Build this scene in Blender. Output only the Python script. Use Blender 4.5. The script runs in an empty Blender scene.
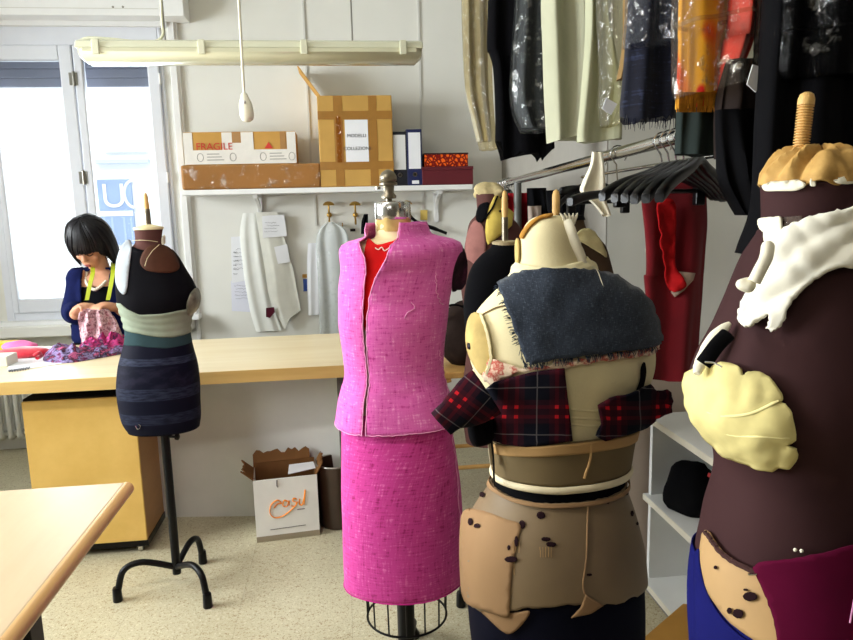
import bpy, bmesh, math, random
from mathutils import Vector, Matrix, noise
from mathutils.bvhtree import BVHTree
from mathutils.geometry import delaunay_2d_cdt
random.seed(7)
SC = bpy.context.scene
COL = SC.collection
PI = math.pi

# ------------------------------------------------------------------ camera
CAM_H, FPX = 1.40, 690.0
YAW, PITCH, ROLL = math.radians(6.7), math.radians(9.06), 0.025
Fv = Vector((math.sin(YAW)*math.cos(PITCH), math.cos(YAW)*math.cos(PITCH), -math.sin(PITCH)))
R0 = Vector((math.cos(YAW), -math.sin(YAW), 0)); U0 = R0.cross(Fv)
Rv = R0*math.cos(ROLL) - U0*math.sin(ROLL); Uv = U0*math.cos(ROLL) + R0*math.sin(ROLL)
EYE = Vector((0, 0, CAM_H))
def ray(x, y): return Fv*FPX + Rv*(x-426.5) - Uv*(y-320)
def P(x, y, Y): d = ray(x, y); return EYE + d*(Y/d.y)
def PZ(x, y, z): d = ray(x, y); return EYE + d*((z-CAM_H)/d.z)
def PX(x, y, X): d = ray(x, y); return EYE + d*(X/d.x)
cd = bpy.data.cameras.new('camera'); cam = bpy.data.objects.new('camera', cd); COL.objects.link(cam)
cd.sensor_width = 36; cd.sensor_fit = 'HORIZONTAL'; cd.lens = FPX/853*36; cd.clip_start = .02
m = Matrix((Rv, Uv, -Fv)).transposed().to_4x4(); m.translation = EYE
cam.matrix_world = m
SC.camera = cam

# ------------------------------------------------------------------ materials
def lin(c):
    out = []
    for v in c[:3]:
        v /= 255.0
        out.append(v/12.92 if v <= .04045 else ((v+.055)/1.055)**2.4)
    return tuple(out)+(1.0,)
class NT:
    def __init__(s, name):
        s.m = bpy.data.materials.new(name); s.m.use_nodes = True
        s.t = s.m.node_tree; s.n = s.t.nodes; s.l = s.t.links
        s.b = s.n['Principled BSDF']; s.b.inputs['Specular IOR Level'].default_value = .1; s.out = s.n['Material Output']
    def node(s, typ, **kw):
        n = s.n.new(typ)
        for k, v in kw.items(): setattr(n, k, v)
        return n
    def link(s, a, b): s.l.new(a, b)
    def coords(s, kind='Object', scale=(1, 1, 1), rot=(0, 0, 0)):
        tc = s.node('ShaderNodeTexCoord'); mp = s.node('ShaderNodeMapping')
        mp.inputs['Scale'].default_value = scale; mp.inputs['Rotation'].default_value = rot
        s.link(tc.outputs[kind], mp.inputs[0]); return mp.outputs[0]
    def noise(s, vec, scale, detail=3, rough=.55):
        n = s.node('ShaderNodeTexNoise'); n.inputs['Scale'].default_value = scale
        n.inputs['Detail'].default_value = detail; n.inputs['Roughness'].default_value = rough
        s.link(vec, n.inputs['Vector']); return n.outputs['Fac']
    def ramp(s, fac, stops):
        r = s.node('ShaderNodeValToRGB'); e = r.color_ramp.elements
        while len(e) < len(stops): e.new(.5)
        for el, (p, c) in zip(e, stops): el.position = p; el.color = c
        s.link(fac, r.inputs[0]); return r.outputs[0]
    def mix(s, fac, a, b, mode='MIX'):
        n = s.node('ShaderNodeMix', data_type='RGBA', blend_type=mode)
        for sock, v in ((n.inputs[0], fac), (n.inputs[6], a), (n.inputs[7], b)):
            if hasattr(v, 'links') or hasattr(v, 'is_linked'): s.link(v, sock)
            else: sock.default_value = v
        return n.outputs[2]
    def math(s, op, a, b=0.0):
        n = s.node('ShaderNodeMath', operation=op)
        for sock, v in ((n.inputs[0], a), (n.inputs[1], b)):
            if hasattr(v, 'is_linked'): s.link(v, sock)
            else: sock.default_value = v
        return n.outputs[0]
    def bump(s, h, strength, dist=.002):
        b = s.node('ShaderNodeBump'); b.inputs['Strength'].default_value = strength
        b.inputs['Distance'].default_value = dist
        s.link(h, b.inputs['Height']); s.link(b.outputs[0], s.b.inputs['Normal'])
def M(name, rgb, rough=.7, metal=0., var=.08, vs=12., bump=.0, bs=250., sheen=0., stretch=(1, 1, 1), spec=.4, coat=0., kind='Object'):
    t = NT(name); v = t.coords(kind, stretch)
    c = lin(rgb)
    if var > 0:
        f = t.noise(v, vs, 4)
        lo = tuple(max(0, x*(1-var*2)) for x in c[:3])+(1,); hi = tuple(min(1, x*(1+var*2)) for x in c[:3])+(1,)
        t.link(t.ramp(f, [(.3, lo), (.7, hi)]), t.b.inputs['Base Color'])
    else: t.b.inputs['Base Color'].default_value = c
    t.b.inputs['Roughness'].default_value = rough; t.b.inputs['Metallic'].default_value = metal
    t.b.inputs['Specular IOR Level'].default_value = min(spec, .08) if rough >= .7 and not metal else spec
    if sheen: t.b.inputs['Sheen Weight'].default_value = sheen; t.b.inputs['Sheen Roughness'].default_value = .6
    if coat: t.b.inputs['Coat Weight'].default_value = coat; t.b.inputs['Coat Roughness'].default_value = .15
    if bump: t.bump(t.noise(t.coords(kind), bs, 3), bump)
    return t.m
def plastic(name, tint=(245, 245, 240), amount=.16, haze=.06, bs=22, trans=None):
    """clear crinkled film: mostly see-through, glossy where the crinkles catch light"""
    t = NT(name); v = t.coords('Object')
    tr = t.node('ShaderNodeBsdfTransparent'); tr.inputs[0].default_value = lin(trans or tint)
    gl = t.node('ShaderNodeBsdfGlossy'); gl.inputs['Roughness'].default_value = .12; gl.inputs['Color'].default_value = (1, 1, 1, 1)
    df = t.node('ShaderNodeBsdfDiffuse'); df.inputs[0].default_value = lin(tint)
    b = t.node('ShaderNodeBump'); b.inputs['Strength'].default_value = 1.0; b.inputs['Distance'].default_value = .02
    w = t.noise(v, bs, 5, .6); t.link(w, b.inputs['Height'])
    t.link(b.outputs[0], gl.inputs['Normal'])
    fr = t.node('ShaderNodeFresnel'); fr.inputs[0].default_value = 1.45; t.link(b.outputs[0], fr.inputs['Normal'])
    rg = t.ramp(t.noise(v, bs*1.3, 4, .65), [(.54, (0, 0, 0, 1)), (.68, (1, 1, 1, 1))])
    fac = t.math('ADD', t.math('MULTIPLY', fr.outputs[0], .12), t.math('MULTIPLY', rg, amount*1.5))
    m1 = t.node('ShaderNodeMixShader'); m1.inputs[0].default_value = haze
    t.link(tr.outputs[0], m1.inputs[1]); t.link(df.outputs[0], m1.inputs[2])
    m2 = t.node('ShaderNodeMixShader'); t.link(fac, m2.inputs[0])
    t.link(m1.outputs[0], m2.inputs[1]); t.link(gl.outputs[0], m2.inputs[2])
    t.link(m2.outputs[0], t.out.inputs[0])
    return t.m
def tweed(name, base, dark, light):
    """slubby woven cloth on UV: thin streaks both ways"""
    t = NT(name); 
    a = t.noise(t.coords('UV', (22, 170, 1)), 1., 3, .6); b = t.noise(t.coords('UV', (170, 22, 1)), 1., 3, .6)
    c = t.noise(t.coords('UV', (90, 90, 1)), 1., 2); big = t.noise(t.coords('UV', (30, 8, 1)), 1., 3)
    s = t.math('ADD', t.math('MULTIPLY', a, .42), t.math('MULTIPLY', b, .40))
    s = t.math('ADD', s, t.math('ADD', t.math('MULTIPLY', c, .06), t.math('MULTIPLY', big, .16)))
    col = t.ramp(s, [(.40, lin(dark)), (.485, lin(base)), (.56, lin(base)), (.65, lin(light))])
    t.link(col, t.b.inputs['Base Color']); t.b.inputs['Roughness'].default_value = .85
    t.b.inputs['Sheen Weight'].default_value = .15; t.b.inputs['Specular IOR Level'].default_value = .2
    t.bump(s, .35, .003); return t.m
def plaid(name, rot=0.0, sc=1.0):
    t = NT(name); v = t.coords('UV', (sc, sc, 1), (0, 0, rot))
    sp = t.node('ShaderNodeSeparateXYZ'); t.link(v, sp.inputs[0])
    def stripe(o, off, w, per):
        f = t.math('FRACT', t.math('ADD', t.math('MULTIPLY', o, 1/per), off+20))
        return t.math('LESS_THAN', t.math('ABSOLUTE', t.math('SUBTRACT', f, .5)), w/per/2)
    X, Y = sp.outputs[0], sp.outputs[1]
    per = .47
    ph = {id(X): 5.14, id(Y): -4.08}
    def off(o, d): return .5-(ph[id(o)]+d)/per
    def pair(o): return t.math('ADD', stripe(o, off(o, .05), .036, per), stripe(o, off(o, -.05), .036, per))
    def wide(o): return stripe(o, off(o, 0), .24, per)
    def thin(o): return stripe(o, off(o, per/2), .011, per)
    base = (0.004, .0045, .010, 1)
    wsum = t.math('MULTIPLY', t.math('ADD', pair(X), pair(Y)), .5)
    wide2 = t.math('MULTIPLY', t.math('ADD', wide(X), wide(Y)), .10)
    red = t.mix(wide2, base, (.16, .008, .016, 1))
    red = t.mix(t.math('MULTIPLY', wsum, .36), red, (.20, .006, .012, 1))
    both = t.math('MULTIPLY', pair(X), pair(Y))
    red = t.mix(both, red, (.55, .012, .02, 1))
    th = t.math('MULTIPLY', t.math('MAXIMUM', thin(X), thin(Y)), .16)
    red = t.mix(th, red, (.5, .45, .45, 1))
    t.link(red, t.b.inputs['Base Color']); t.b.inputs['Roughness'].default_value = .9
    t.b.inputs['Specular IOR Level'].default_value = .1
    t.bump(t.noise(t.coords('UV'), 160, 2), .25, .002); return t.m
def wood(name, c1, c2, sx=(1.2, 9, 9), rough=.4, scale=2.2):
    t = NT(name); v = t.coords('Object', sx); n = t.noise(v, scale, 6, .6)
    t.link(t.ramp(n, [(.3, lin(c1)), (.7, lin(c2))]), t.b.inputs['Base Color'])
    t.b.inputs['Roughness'].default_value = rough; t.b.inputs['Specular IOR Level'].default_value = .45; return t.m
def glassm(name):
    t = NT(name); tr = t.node('ShaderNodeBsdfTransparent'); tr.inputs[0].default_value = (.96, .98, .98, 1)
    gl = t.node('ShaderNodeBsdfGlossy'); gl.inputs['Roughness'].default_value = .02
    fr = t.node('ShaderNodeFresnel'); fr.inputs[0].default_value = 1.45
    m = t.node('ShaderNodeMixShader'); t.link(fr.outputs[0], m.inputs[0]); t.link(tr.outputs[0], m.inputs[1]); t.link(gl.outputs[0], m.inputs[2])
    t.link(m.outputs[0], t.out.inputs[0]); return t.m
def blotch(name, cols, scale=14, rough=.85, kind='Object', detail=3):
    t = NT(name); n = t.noise(t.coords(kind), scale, detail, .6)
    k = len(cols); stops = [(.28+.44*i/(k-1), lin(c)) for i, c in enumerate(cols)]
    r = t.ramp(n, stops); t.link(r, t.b.inputs['Base Color']); t.b.inputs['Roughness'].default_value = rough
    t.b.inputs['Specular IOR Level'].default_value = .2; t.bump(n, .3, .004); return t.m

# ------------------------------------------------------------------ geometry helpers
WL = {}
class MB:
    def __init__(s): s.v = []; s.f = []; s.uv = None
    def add(s, vs, fs):
        k = len(s.v); s.v += [Vector(p) for p in vs]; s.f += [tuple(i+k for i in f) for f in fs]; return s
    def box(s, c, d, rz=0., ry=0., rx=0.):
        R = Matrix.Rotation(rz, 3, 'Z') @ Matrix.Rotation(ry, 3, 'Y') @ Matrix.Rotation(rx, 3, 'X')
        c = Vector(c); q = []
        for x in (-.5, .5):
            for y in (-.5, .5):
                for z in (-.5, .5): q.append(c + R @ Vector((x*d[0], y*d[1], z*d[2])))
        return s.add(q, [(0, 1, 3, 2), (4, 6, 7, 5), (0, 4, 5, 1), (2, 3, 7, 6), (0, 2, 6, 4), (1, 5, 7, 3)])
    def bx(s, x0, x1, y0, y1, z0, z1): return s.box(((x0+x1)/2, (y0+y1)/2, (z0+z1)/2), (abs(x1-x0), abs(y1-y0), abs(z1-z0)))
    def tube(s, pts, r, n=10, cap=True, flat=1.0):
        pts = [Vector(p) for p in pts]; L = len(pts)
        rs = r if isinstance(r, (list, tuple)) else [r]*L
        vs = []; up = None
        for i, p in enumerate(pts):
            d = (pts[min(i+1, L-1)]-pts[max(i-1, 0)]).normalized()
            if up is None: up = d.orthogonal().normalized()
            up = (up - d*up.dot(d)); up = up.normalized() if up.length > 1e-6 else d.orthogonal().normalized()
            w = d.cross(up)
            for k in range(n):
                a = 2*PI*k/n; vs.append(p + up*math.cos(a)*rs[i] + w*math.sin(a)*rs[i]*flat)
        fs = [(i*n+k, i*n+(k+1) % n, (i+1)*n+(k+1) % n, (i+1)*n+k) for i in range(L-1) for k in range(n)]
        if cap: fs += [tuple(range(n))[::-1], tuple((L-1)*n+k for k in range(n))]
        return s.add(vs, fs)
    def cyl(s, a, b, r, r2=None, n=20): return s.tube([a, b], [r, r if r2 is None else r2], n)
    def lathe(s, c, prof, n=28, axis=Vector((0, 0, 1))):
        """prof: (radius, height along axis)"""
        c = Vector(c); ax = axis.normalized(); u = ax.orthogonal().normalized(); w = ax.cross(u); vs = []
        for r, h in prof:
            for k in range(n):
                a = 2*PI*k/n; vs.append(c + ax*h + (u*math.cos(a)+w*math.sin(a))*max(r, 1e-4))
        L = len(prof)
        fs = [(i*n+k, i*n+(k+1) % n, (i+1)*n+(k+1) % n, (i+1)*n+k) for i in range(L-1) for k in range(n)]
        fs += [tuple(range(n))[::-1], tuple((L-1)*n+k for k in range(n))]
        return s.add(vs, fs)
    def ball(s, c, r, n=16, R=None):
        c = Vector(c); r = (r, r, r) if not hasattr(r, '__len__') else r; vs = []; m = n//2
        for i in range(1, m):
            t = PI*i/m
            for k in range(n):
                a = 2*PI*k/n; q = Vector((r[0]*math.sin(t)*math.cos(a), r[1]*math.sin(t)*math.sin(a), r[2]*math.cos(t)))
                vs.append(c + (R @ q if R else q))
        for sg in (1, -1):
            q = Vector((0, 0, sg*r[2])); vs.append(c + (R @ q if R else q))
        fs = [(i*n+k, (i+1)*n+k, (i+1)*n+(k+1) % n, i*n+(k+1) % n) for i in range(m-2) for k in range(n)]
        top = (m-1)*n; fs += [(top, k, (k+1) % n) for k in range(n)] + [(top+1, (m-2)*n+(k+1) % n, (m-2)*n+k) for k in range(n)]
        return s.add(vs, fs)
    def prism(s, poly, o, u, w, depth):
        """polygon (a,b) in frame o+u*a+w*b, thickened along u x w by depth"""
        o, u, w = Vector(o), Vector(u), Vector(w); nn = u.cross(w).normalized(); n = len(poly)
        vs = [o+u*a+w*b for a, b in poly]; vs += [p+nn*depth for p in vs]
        fs = [tuple(range(n))[::-1], tuple(range(n, 2*n))] + [(i, (i+1) % n, n+(i+1) % n, n+i) for i in range(n)]
        return s.add(vs, fs)
    def loft(s, rings, cap=True, closed=True):
        n = len(rings[0]); L = len(rings); vs = [p for r in rings for p in r]
        kk = n if closed else n-1
        fs = [(i*n+k, i*n+(k+1) % n, (i+1)*n+(k+1) % n, (i+1)*n+k) for i in range(L-1) for k in range(kk)]
        if cap and closed: fs += [tuple(range(n))[::-1], tuple((L-1)*n+k for k in range(n))]
        return s.add(vs, fs)
    def obj(s, name, mat, parent=None, smooth=False, bevel=0., seg=2, solid=0., off=1., uvs=None, sub=0, recalc=True):
        me = bpy.data.meshes.new(name)
        lo = Vector([min(p[i] for p in s.v) for i in range(3)]); hi = Vector([max(p[i] for p in s.v) for i in range(3)])
        c = Vector(((lo.x+hi.x)/2, (lo.y+hi.y)/2, lo.z))
        me.from_pydata([p-c for p in s.v], [], s.f)
        if uvs:
            ul = me.uv_layers.new(name='UVMap')
            for lp in me.loops: ul.data[lp.index].uv = uvs[lp.vertex_index]
        if recalc:
            b = bmesh.new(); b.from_mesh(me); bmesh.ops.recalc_face_normals(b, faces=b.faces); b.to_mesh(me); b.free()
        if smooth:
            for p in me.polygons: p.use_smooth = True
        me.materials.append(mat); me.update()
        o = bpy.data.objects.new(name, me); COL.objects.link(o); WL[o] = c
        if parent: o.parent = parent; o.location = c - WL[parent]
        else: o.location = c
        if solid: md = o.modifiers.new('solid', 'SOLIDIFY'); md.thickness = solid; md.offset = off
        if bevel:
            md = o.modifiers.new('bevel', 'BEVEL'); md.width = bevel; md.segments = seg; md.limit_method = 'ANGLE'; md.angle_limit = .6
        if sub: md = o.modifiers.new('sub', 'SUBSURF'); md.levels = sub; md.render_levels = sub
        if smooth and (bevel or not sub):
            try: me.set_sharp_from_angle(angle=math.radians(50))
            except Exception: pass
        return o
def tag(o, label, cat, group=None, kind=None):
    o['label'] = label; o['category'] = cat
    if group: o['group'] = group
    if kind: o['kind'] = kind
    return o
def thing(name, loc, label, cat, group=None):
    o = bpy.data.objects.new(name, None); COL.objects.link(o); o.location = Vector(loc); WL[o] = Vector(loc)
    o.empty_display_size = .05
    return tag(o, label, cat, group)
def struct(o): o['kind'] = 'structure'; return o
def lab(o, l): o['label'] = l; return o
def crom(pts, t):
    """Catmull-Rom through rows of equal-length tuples, t in 0..1 by index"""
    n = len(pts)-1; f = max(0., min(n-1e-6, t*n)); i = int(f); f -= i
    a, b, c, d = pts[max(i-1, 0)], pts[i], pts[i+1], pts[min(i+2, n)]
    return tuple(.5*(2*q+(r-p)*f+(2*p-5*q+4*r-s)*f*f+(3*q-p-3*r+s)*f**3) for p, q, r, s in zip(a, b, c, d))
def curve(pts, n=24): return [Vector(crom([tuple(p) for p in pts], i/(n-1))) for i in range(n)]
def lerp_tab(tab, x):
    if x <= tab[0][0]: return tab[0][1]
    for (a, va), (b, vb) in zip(tab, tab[1:]):
        if x <= b: return va+(vb-va)*(x-a)/(b-a)
    return tab[-1][1]
def text_geo(txt, size, o, u, w, depth=.0008, align='CENTER'):
    cu = bpy.data.curves.new('lettering', 'FONT'); cu.body = txt; cu.size = size; cu.align_x = align; cu.align_y = 'CENTER'
    ob = bpy.data.objects.new('lettering', cu); COL.objects.link(ob)
    dg = bpy.context.evaluated_depsgraph_get(); me = bpy.data.meshes.new_from_object(ob.evaluated_get(dg))
    mb = MB(); o, u, w = Vector(o), Vector(u), Vector(w); nn = u.cross(w)
    vs = [o+u*v.co.x+w*v.co.y for v in me.vertices]; fs = [tuple(p.vertices) for p in me.polygons]
    mb.add(vs, fs); n = len(vs)
    mb.add([v+nn*depth for v in vs], fs)
    bpy.data.objects.remove(ob); bpy.data.curves.remove(cu); bpy.data.meshes.remove(me)
    return mb

class Body:
    """rounded body from silhouette rows (y, xl, xr, k[, pw]) at depth Y0; angle a=-90deg faces -Y"""
    def __init__(s, rows, Y0, M_=70, N=72, lobes=(), pw=2.25, inset=0.):
        s.N = N; s.rings = []; s.lobes = lobes; s.pw = pw
        rr = []
        for r in rows:
            y, xl, xr, k = r[:4]; dy = r[4] if len(r) > 4 else 0.
            a, b = P(xl, y, Y0), P(xr, y, Y0)
            rr.append(((a.z+b.z)/2, (a.x+b.x)/2, Y0+dy, abs(b.x-a.x)/2-(inset if not callable(inset) else inset(y)), k))
        s.rr = rr
        s.tab = [crom(rr, i/(M_-1)) for i in range(M_)]
        # strictly decreasing z
        for i in range(1, M_):
            if s.tab[i][0] >= s.tab[i-1][0]: s.tab[i] = (s.tab[i-1][0]-1e-4,)+s.tab[i][1:]
        s.z1 = s.tab[0][0]; s.z0 = s.tab[-1][0]
        rings = [[s.S(2*PI*k/N, t[0]) for k in range(N)] for t in s.tab]
        s.mb = MB().loft(rings)
        tri = []
        s.bvh = BVHTree.FromPolygons(s.mb.v, s.mb.f)
    def par(s, z):
        tb = s.tab
        if z >= tb[0][0]: return tb[0]
        lo, hi = 0, len(tb)-1
        while hi-lo > 1:
            m_ = (lo+hi)//2
            if tb[m_][0] >= z: lo = m_
            else: hi = m_
        a, b = tb[lo], tb[hi]; f = min(1, (a[0]-z)/max(1e-9, a[0]-b[0]))
        return tuple(p+(q-p)*f for p, q in zip(a, b))
    def S(s, a, z):
        _, cx, cy, rx, k = s.par(z); e = 2/s.pw if rx > .075 else 1.
        c, q = math.cos(a), math.sin(a)
        f = 1.
        for (a0, z0, amp, sa, sz) in s.lobes:
            d = (a-a0+PI) % (2*PI)-PI; f += amp*math.exp(-(d/sa)**2-((z-z0)/sz)**2)
        return Vector((cx+f*rx*math.copysign(abs(c)**e, c), cy+f*rx*k*math.copysign(abs(q)**e, q), z))
    def Nn(s, a, z):
        e = .004
        du = s.S(a+.03, z)-s.S(a-.03, z); dz = s.S(a, min(s.z1, z+e))-s.S(a, max(s.z0, z-e))
        n = du.cross(dz)
        return n.normalized() if n.length > 1e-9 else Vector((math.cos(a), math.sin(a), 0))
    def hit(s, x, y):
        d = ray(x, y).normalized(); h = s.bvh.ray_cast(EYE, d)
        if h[0] is not None: return h[0], h[1] if h[1].dot(d) < 0 else -h[1], True
        best = None
        L0 = s.tab[len(s.tab)//2][2]/d.y
        for i in range(60):
            q = EYE+d*(L0*(.75+.5*i/59)); nr = s.bvh.find_nearest(q)
            if nr[0] is not None and (best is None or nr[3] < best[0]): best = (nr[3], q, (q-nr[0]).normalized() if nr[3] > 1e-6 else -d)
        return best[1], best[2], False
    def az(s, x, y):
        p, n, ok = s.hit(x, y)
        q = s.par(p.z); a = math.atan2((p.y-q[2])/q[4], p.x-q[1]); return a, p.z
    def shell(s, top, bot, off=.004, nv=24, N=96, rag=0., offfn=None, a0=None, a1=None):
        """cloth band around the body between two pixel edge lines; returns (MB, uvs)"""
        def edge(spec):
            if isinstance(spec, (int, float)): return lambda a: spec
            pts = sorted(((s.az(x, y)[0]) % (2*PI), s.az(x, y)[1]) for x, y in spec)
            pts = [(pts[-1][0]-2*PI, pts[-1][1])]+pts+[(pts[0][0]+2*PI, pts[0][1])]
            return lambda a: lerp_tab(pts, a % (2*PI))
        et, eb = edge(top), edge(bot)
        closed = a0 is None
        A = [2*PI*k/N for k in range(N)] if closed else [a0+(a1-a0)*k/(N-1) for k in range(N)]
        rings = []; uv = []
        for i in range(nv+1):
            t = i/nv; ring = []
            for k, a in enumerate(A):
                zt, zb = et(a), eb(a)
                if rag:
                    zb += rag*noise.noise((a*14, 3.1, zt*3)); zt += rag*.5*noise.noise((a*14, 9.1, 0))
                z = zt+(zb-zt)*t
                o = off if offfn is None else offfn(a, t)
                ring.append(s.S(a, z)+s.Nn(a, z)*o); uv.append((a*s.par(z)[3], z))
            rings.append(ring)
        mb = MB(); mb.loft(rings, cap=False, closed=closed); mb.f = [tuple(reversed(f)) for f in mb.f]; return mb, uv
def inside(p, poly):
    c = False; n = len(poly); j = n-1
    for i in range(n):
        if (poly[i][1] > p[1]) != (poly[j][1] > p[1]) and p[0] < (poly[j][0]-poly[i][0])*(p[1]-poly[i][1])/(poly[j][1]-poly[i][1])+poly[i][0]: c = not c
        j = i
    return c
def smooth_poly(poly, per=5):
    n = len(poly); out = []
    for i in range(n):
        a, b, c, d = poly[i-1], poly[i], poly[(i+1) % n], poly[(i+2) % n]
        for k in range(per):
            f = k/per
            out.append(tuple(.5*(2*q+(r-p)*f+(2*p-5*q+4*r-s_)*f*f+(3*q-p-3*r+s_)*f**3) for p, q, r, s_ in zip(a, b, c, d)))
    return out
def drape(body, poly, off=.004, step=5., rag=0., curvy=True, dome=0., wr=0., ws=30., relax=3, off_fn=None):
    """cloth patch lying on the body: an outline laid on the surface and lifted by its own thickness"""
    bd = smooth_poly(poly, 5) if curvy else [tuple(poly[i][k]+(poly[(i+1) % len(poly)][k]-poly[i][k])*j/5 for k in (0, 1)) for i in range(len(poly)) for j in range(5)]
    if rag:
        cx = sum(p[0] for p in bd)/len(bd); cy = sum(p[1] for p in bd)/len(bd)
        bd = [(x+random.uniform(-rag, rag), y+random.uniform(-rag, rag)) for x, y in bd]
    xs = [p[0] for p in bd]; ys = [p[1] for p in bd]
    pts = [Vector(p) for p in bd]; nb = len(pts)
    y = min(ys)+step*.5; row = 0
    while y < max(ys):
        x = min(xs)+(step*.5 if row % 2 else 0)
        while x < max(xs):
            if inside((x, y), bd):
                if min((x-q[0])**2+(y-q[1])**2 for q in bd) > (step*.45)**2: pts.append(Vector((x, y)))
            x += step
        y += step*.87; row += 1
    V, E, F, *_ = delaunay_2d_cdt(pts, [(i, (i+1) % nb) for i in range(nb)], [], 1, .01)
    V = [(v[0], v[1]) for v in V]
    cx = sum(xs)/len(xs); cy = sum(ys)/len(ys)
    pos = []
    edge_d = []
    for x, y_ in V:
        edge_d.append(min((x-q[0])**2+(y_-q[1])**2 for q in bd)**.5)
    md = max(edge_d)+1e-6
    for (x, y_), e in zip(V, edge_d):
        p, n, ok = body.hit(x, y_)
        o = off
        if dome: o += dome*math.sin(PI/2*min(1, e/md))
        if wr: o += wr*(.5+noise.noise((x/ws, y_/ws, 1.7)))
        if off_fn: o += off_fn(x, y_)
        pos.append((p, n, o, ok))
    nbr = [set() for _ in V]
    for f in F:
        for i in range(len(f)): nbr[f[i]].add(f[i-1]); nbr[f[i-1]].add(f[i])
    nn = [q[1] for q in pos]
    for _ in range(4): nn = [(nn[i]+sum((nn[j] for j in nbr[i]), Vector())).normalized() for i in range(len(nn))]
    vs = [q[0]+n*q[2] for q, n in zip(pos, nn)]
    for _ in range(relax):
        vs = [vs[i]*.5+sum((vs[j] for j in nbr[i]), Vector())/max(1, len(nbr[i]))*.5 if len(nbr[i]) > 2 and edge_d[i] > .5 else vs[i] for i in range(len(vs))]
    mb = MB(); mb.add(vs, [tuple(f) for f in F])
    # consistent outward facing
    for i, f in enumerate(mb.f):
        a, b, c = (mb.v[j] for j in f[:3])
        if (b-a).cross(c-a).dot(nn[f[0]]) < 0: mb.f[i] = tuple(reversed(f))
    return mb, [(x/100, -y_/100) for x, y_ in V]
# ------------------------------------------------------------------ material set
WALL = M('wall_paint', (226, 226, 219), .75, var=.012, vs=3)
WHITE = M('white_paint', (232, 233, 232), .45, var=.01)
TRIM = M('grey_white_trim', (208, 208, 202), .5, var=.01)
def floor_mat():
    t = NT('terrazzo'); v = t.coords('Object')
    n1 = t.noise(v, 105, 3, .7); n2 = t.noise(v, 210, 2, .6); n3 = t.noise(v, 2.2, 3)
    base = t.ramp(n3, [(.35, lin((186, 178, 148))), (.65, lin((200, 193, 164)))])
    sp = t.ramp(n1, [(.56, (0, 0, 0, 1)), (.64, (1, 1, 1, 1))]); c1 = t.mix(t.math('MULTIPLY', sp, .65), base, lin((140, 112, 76)))
    sp2 = t.ramp(n2, [(.60, (0, 0, 0, 1)), (.66, (1, 1, 1, 1))]); c2 = t.mix(t.math('MULTIPLY', sp2, .5), c1, lin((105, 82, 60)))
    sp3 = t.ramp(n1, [(.34, (1, 1, 1, 1)), (.40, (0, 0, 0, 1))]); c3 = t.mix(t.math('MULTIPLY', sp3, .5), c2, lin((232, 228, 208)))
    br = t.node('ShaderNodeTexBrick'); br.offset = 0.; br.inputs['Scale'].default_value = 1.0
    br.inputs['Brick Width'].default_value = .40; br.inputs['Row Height'].default_value = .40
    br.inputs['Mortar Size'].default_value = .0016; br.inputs['Mortar Smooth'].default_value = .3
    t.link(v, br.inputs['Vector'])
    c4 = t.mix(t.math('MULTIPLY', br.outputs['Fac'], .28), c3, lin((120, 104, 80)))
    t.link(c4, t.b.inputs['Base Color']); t.b.inputs['Roughness'].default_value = .33; t.b.inputs['Specular IOR Level'].default_value = .4
    return t.m
FLOOR = floor_mat()
BIRCH = wood('birch_top', (226, 205, 160), (238, 222, 184), (.8, 9, 9), .32, 1.6)
EDGE = wood('table_edge', (205, 168, 96), (222, 190, 120), (.8, 10, 10), .4)
NEARTOP = wood('near_table_top', (186, 164, 132), (202, 182, 150), (5, .7, 8), .33, 1.6)
NEAREDGE = wood('near_table_edge', (176, 136, 82), (206, 166, 108), (8, .7, 8), .35)
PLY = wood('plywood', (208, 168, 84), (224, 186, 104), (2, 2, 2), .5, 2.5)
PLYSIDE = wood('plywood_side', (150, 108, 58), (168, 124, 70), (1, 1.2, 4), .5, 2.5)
BLACK = M('black_metal', (8, 8, 10), .42, var=0, spec=.22)
BLACKP = M('black_plastic', (6, 6, 8), .32, var=0, spec=.22)
CHROME = M('chrome', (205, 205, 203), .18, 1., var=0)
STEEL = M('brushed_steel', (150, 148, 140), .35, 1., var=0)
BRASS = M('brass', (196, 158, 84), .3, 1., var=0)
GLASS = glassm('window_glass')
SLAT = M('grey_slats', (120, 122, 136), .6, var=.02)
PAPER = M('paper', (232, 234, 238), .8, var=.01)
INK = M('pencil_marks', (120, 122, 132), .9, var=0)
CARD = M('cardboard', (190, 146, 78), .7, var=.04, vs=6)
CARDT = M('packing_tape', (158, 112, 50), .3, var=.05, vs=9, spec=.55)
FILM = plastic('clear_film', (240, 240, 236), .10, .05, 26)

# ------------------------------------------------------------------ room shell
YW = 4.40                       # back wall
def W(x, y): return P(x, y, YW)
RX0, RX1, RY0, CEIL = -3.4, 1.75, -2.6, 3.05
STEPX, STEPY = 1.03, 2.62
wl, wr_ = -2.03, W(167, 120).x
wz0, wz1 = W(100, 318).z, W(120, 27).z
struct(MB().bx(RX0-.2, RX1+.2, RY0-.2, YW+.25, -.12, 0).obj('floor', FLOOR))
struct(MB().bx(RX0-.2, RX1+.2, RY0-.2, YW+.25, CEIL, CEIL+.12).obj('ceiling', WALL))
b = MB(); b.bx(RX0-.2, wl, YW, YW+.25, 0, CEIL); b.bx(wr_, RX1+.2, YW, YW+.25, 0, CEIL)
b.bx(wl, wr_, YW, YW+.25, 0, wz0); b.bx(wl, wr_, YW, YW+.25, wz1, CEIL)
struct(b.obj('wall_back', WALL))
b = MB(); b.bx(STEPX, RX1+.2, STEPY, YW, 0, CEIL); struct(b.obj('wall_step', WALL))
struct(MB().bx(STEPX-.006, STEPX, STEPY+.001, YW, 0, CEIL).obj('trim_10', M('return_shade_grey', (150, 146, 138), .75, var=.02)))  # added panel; its grey stands for shade on the white wall's side
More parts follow.
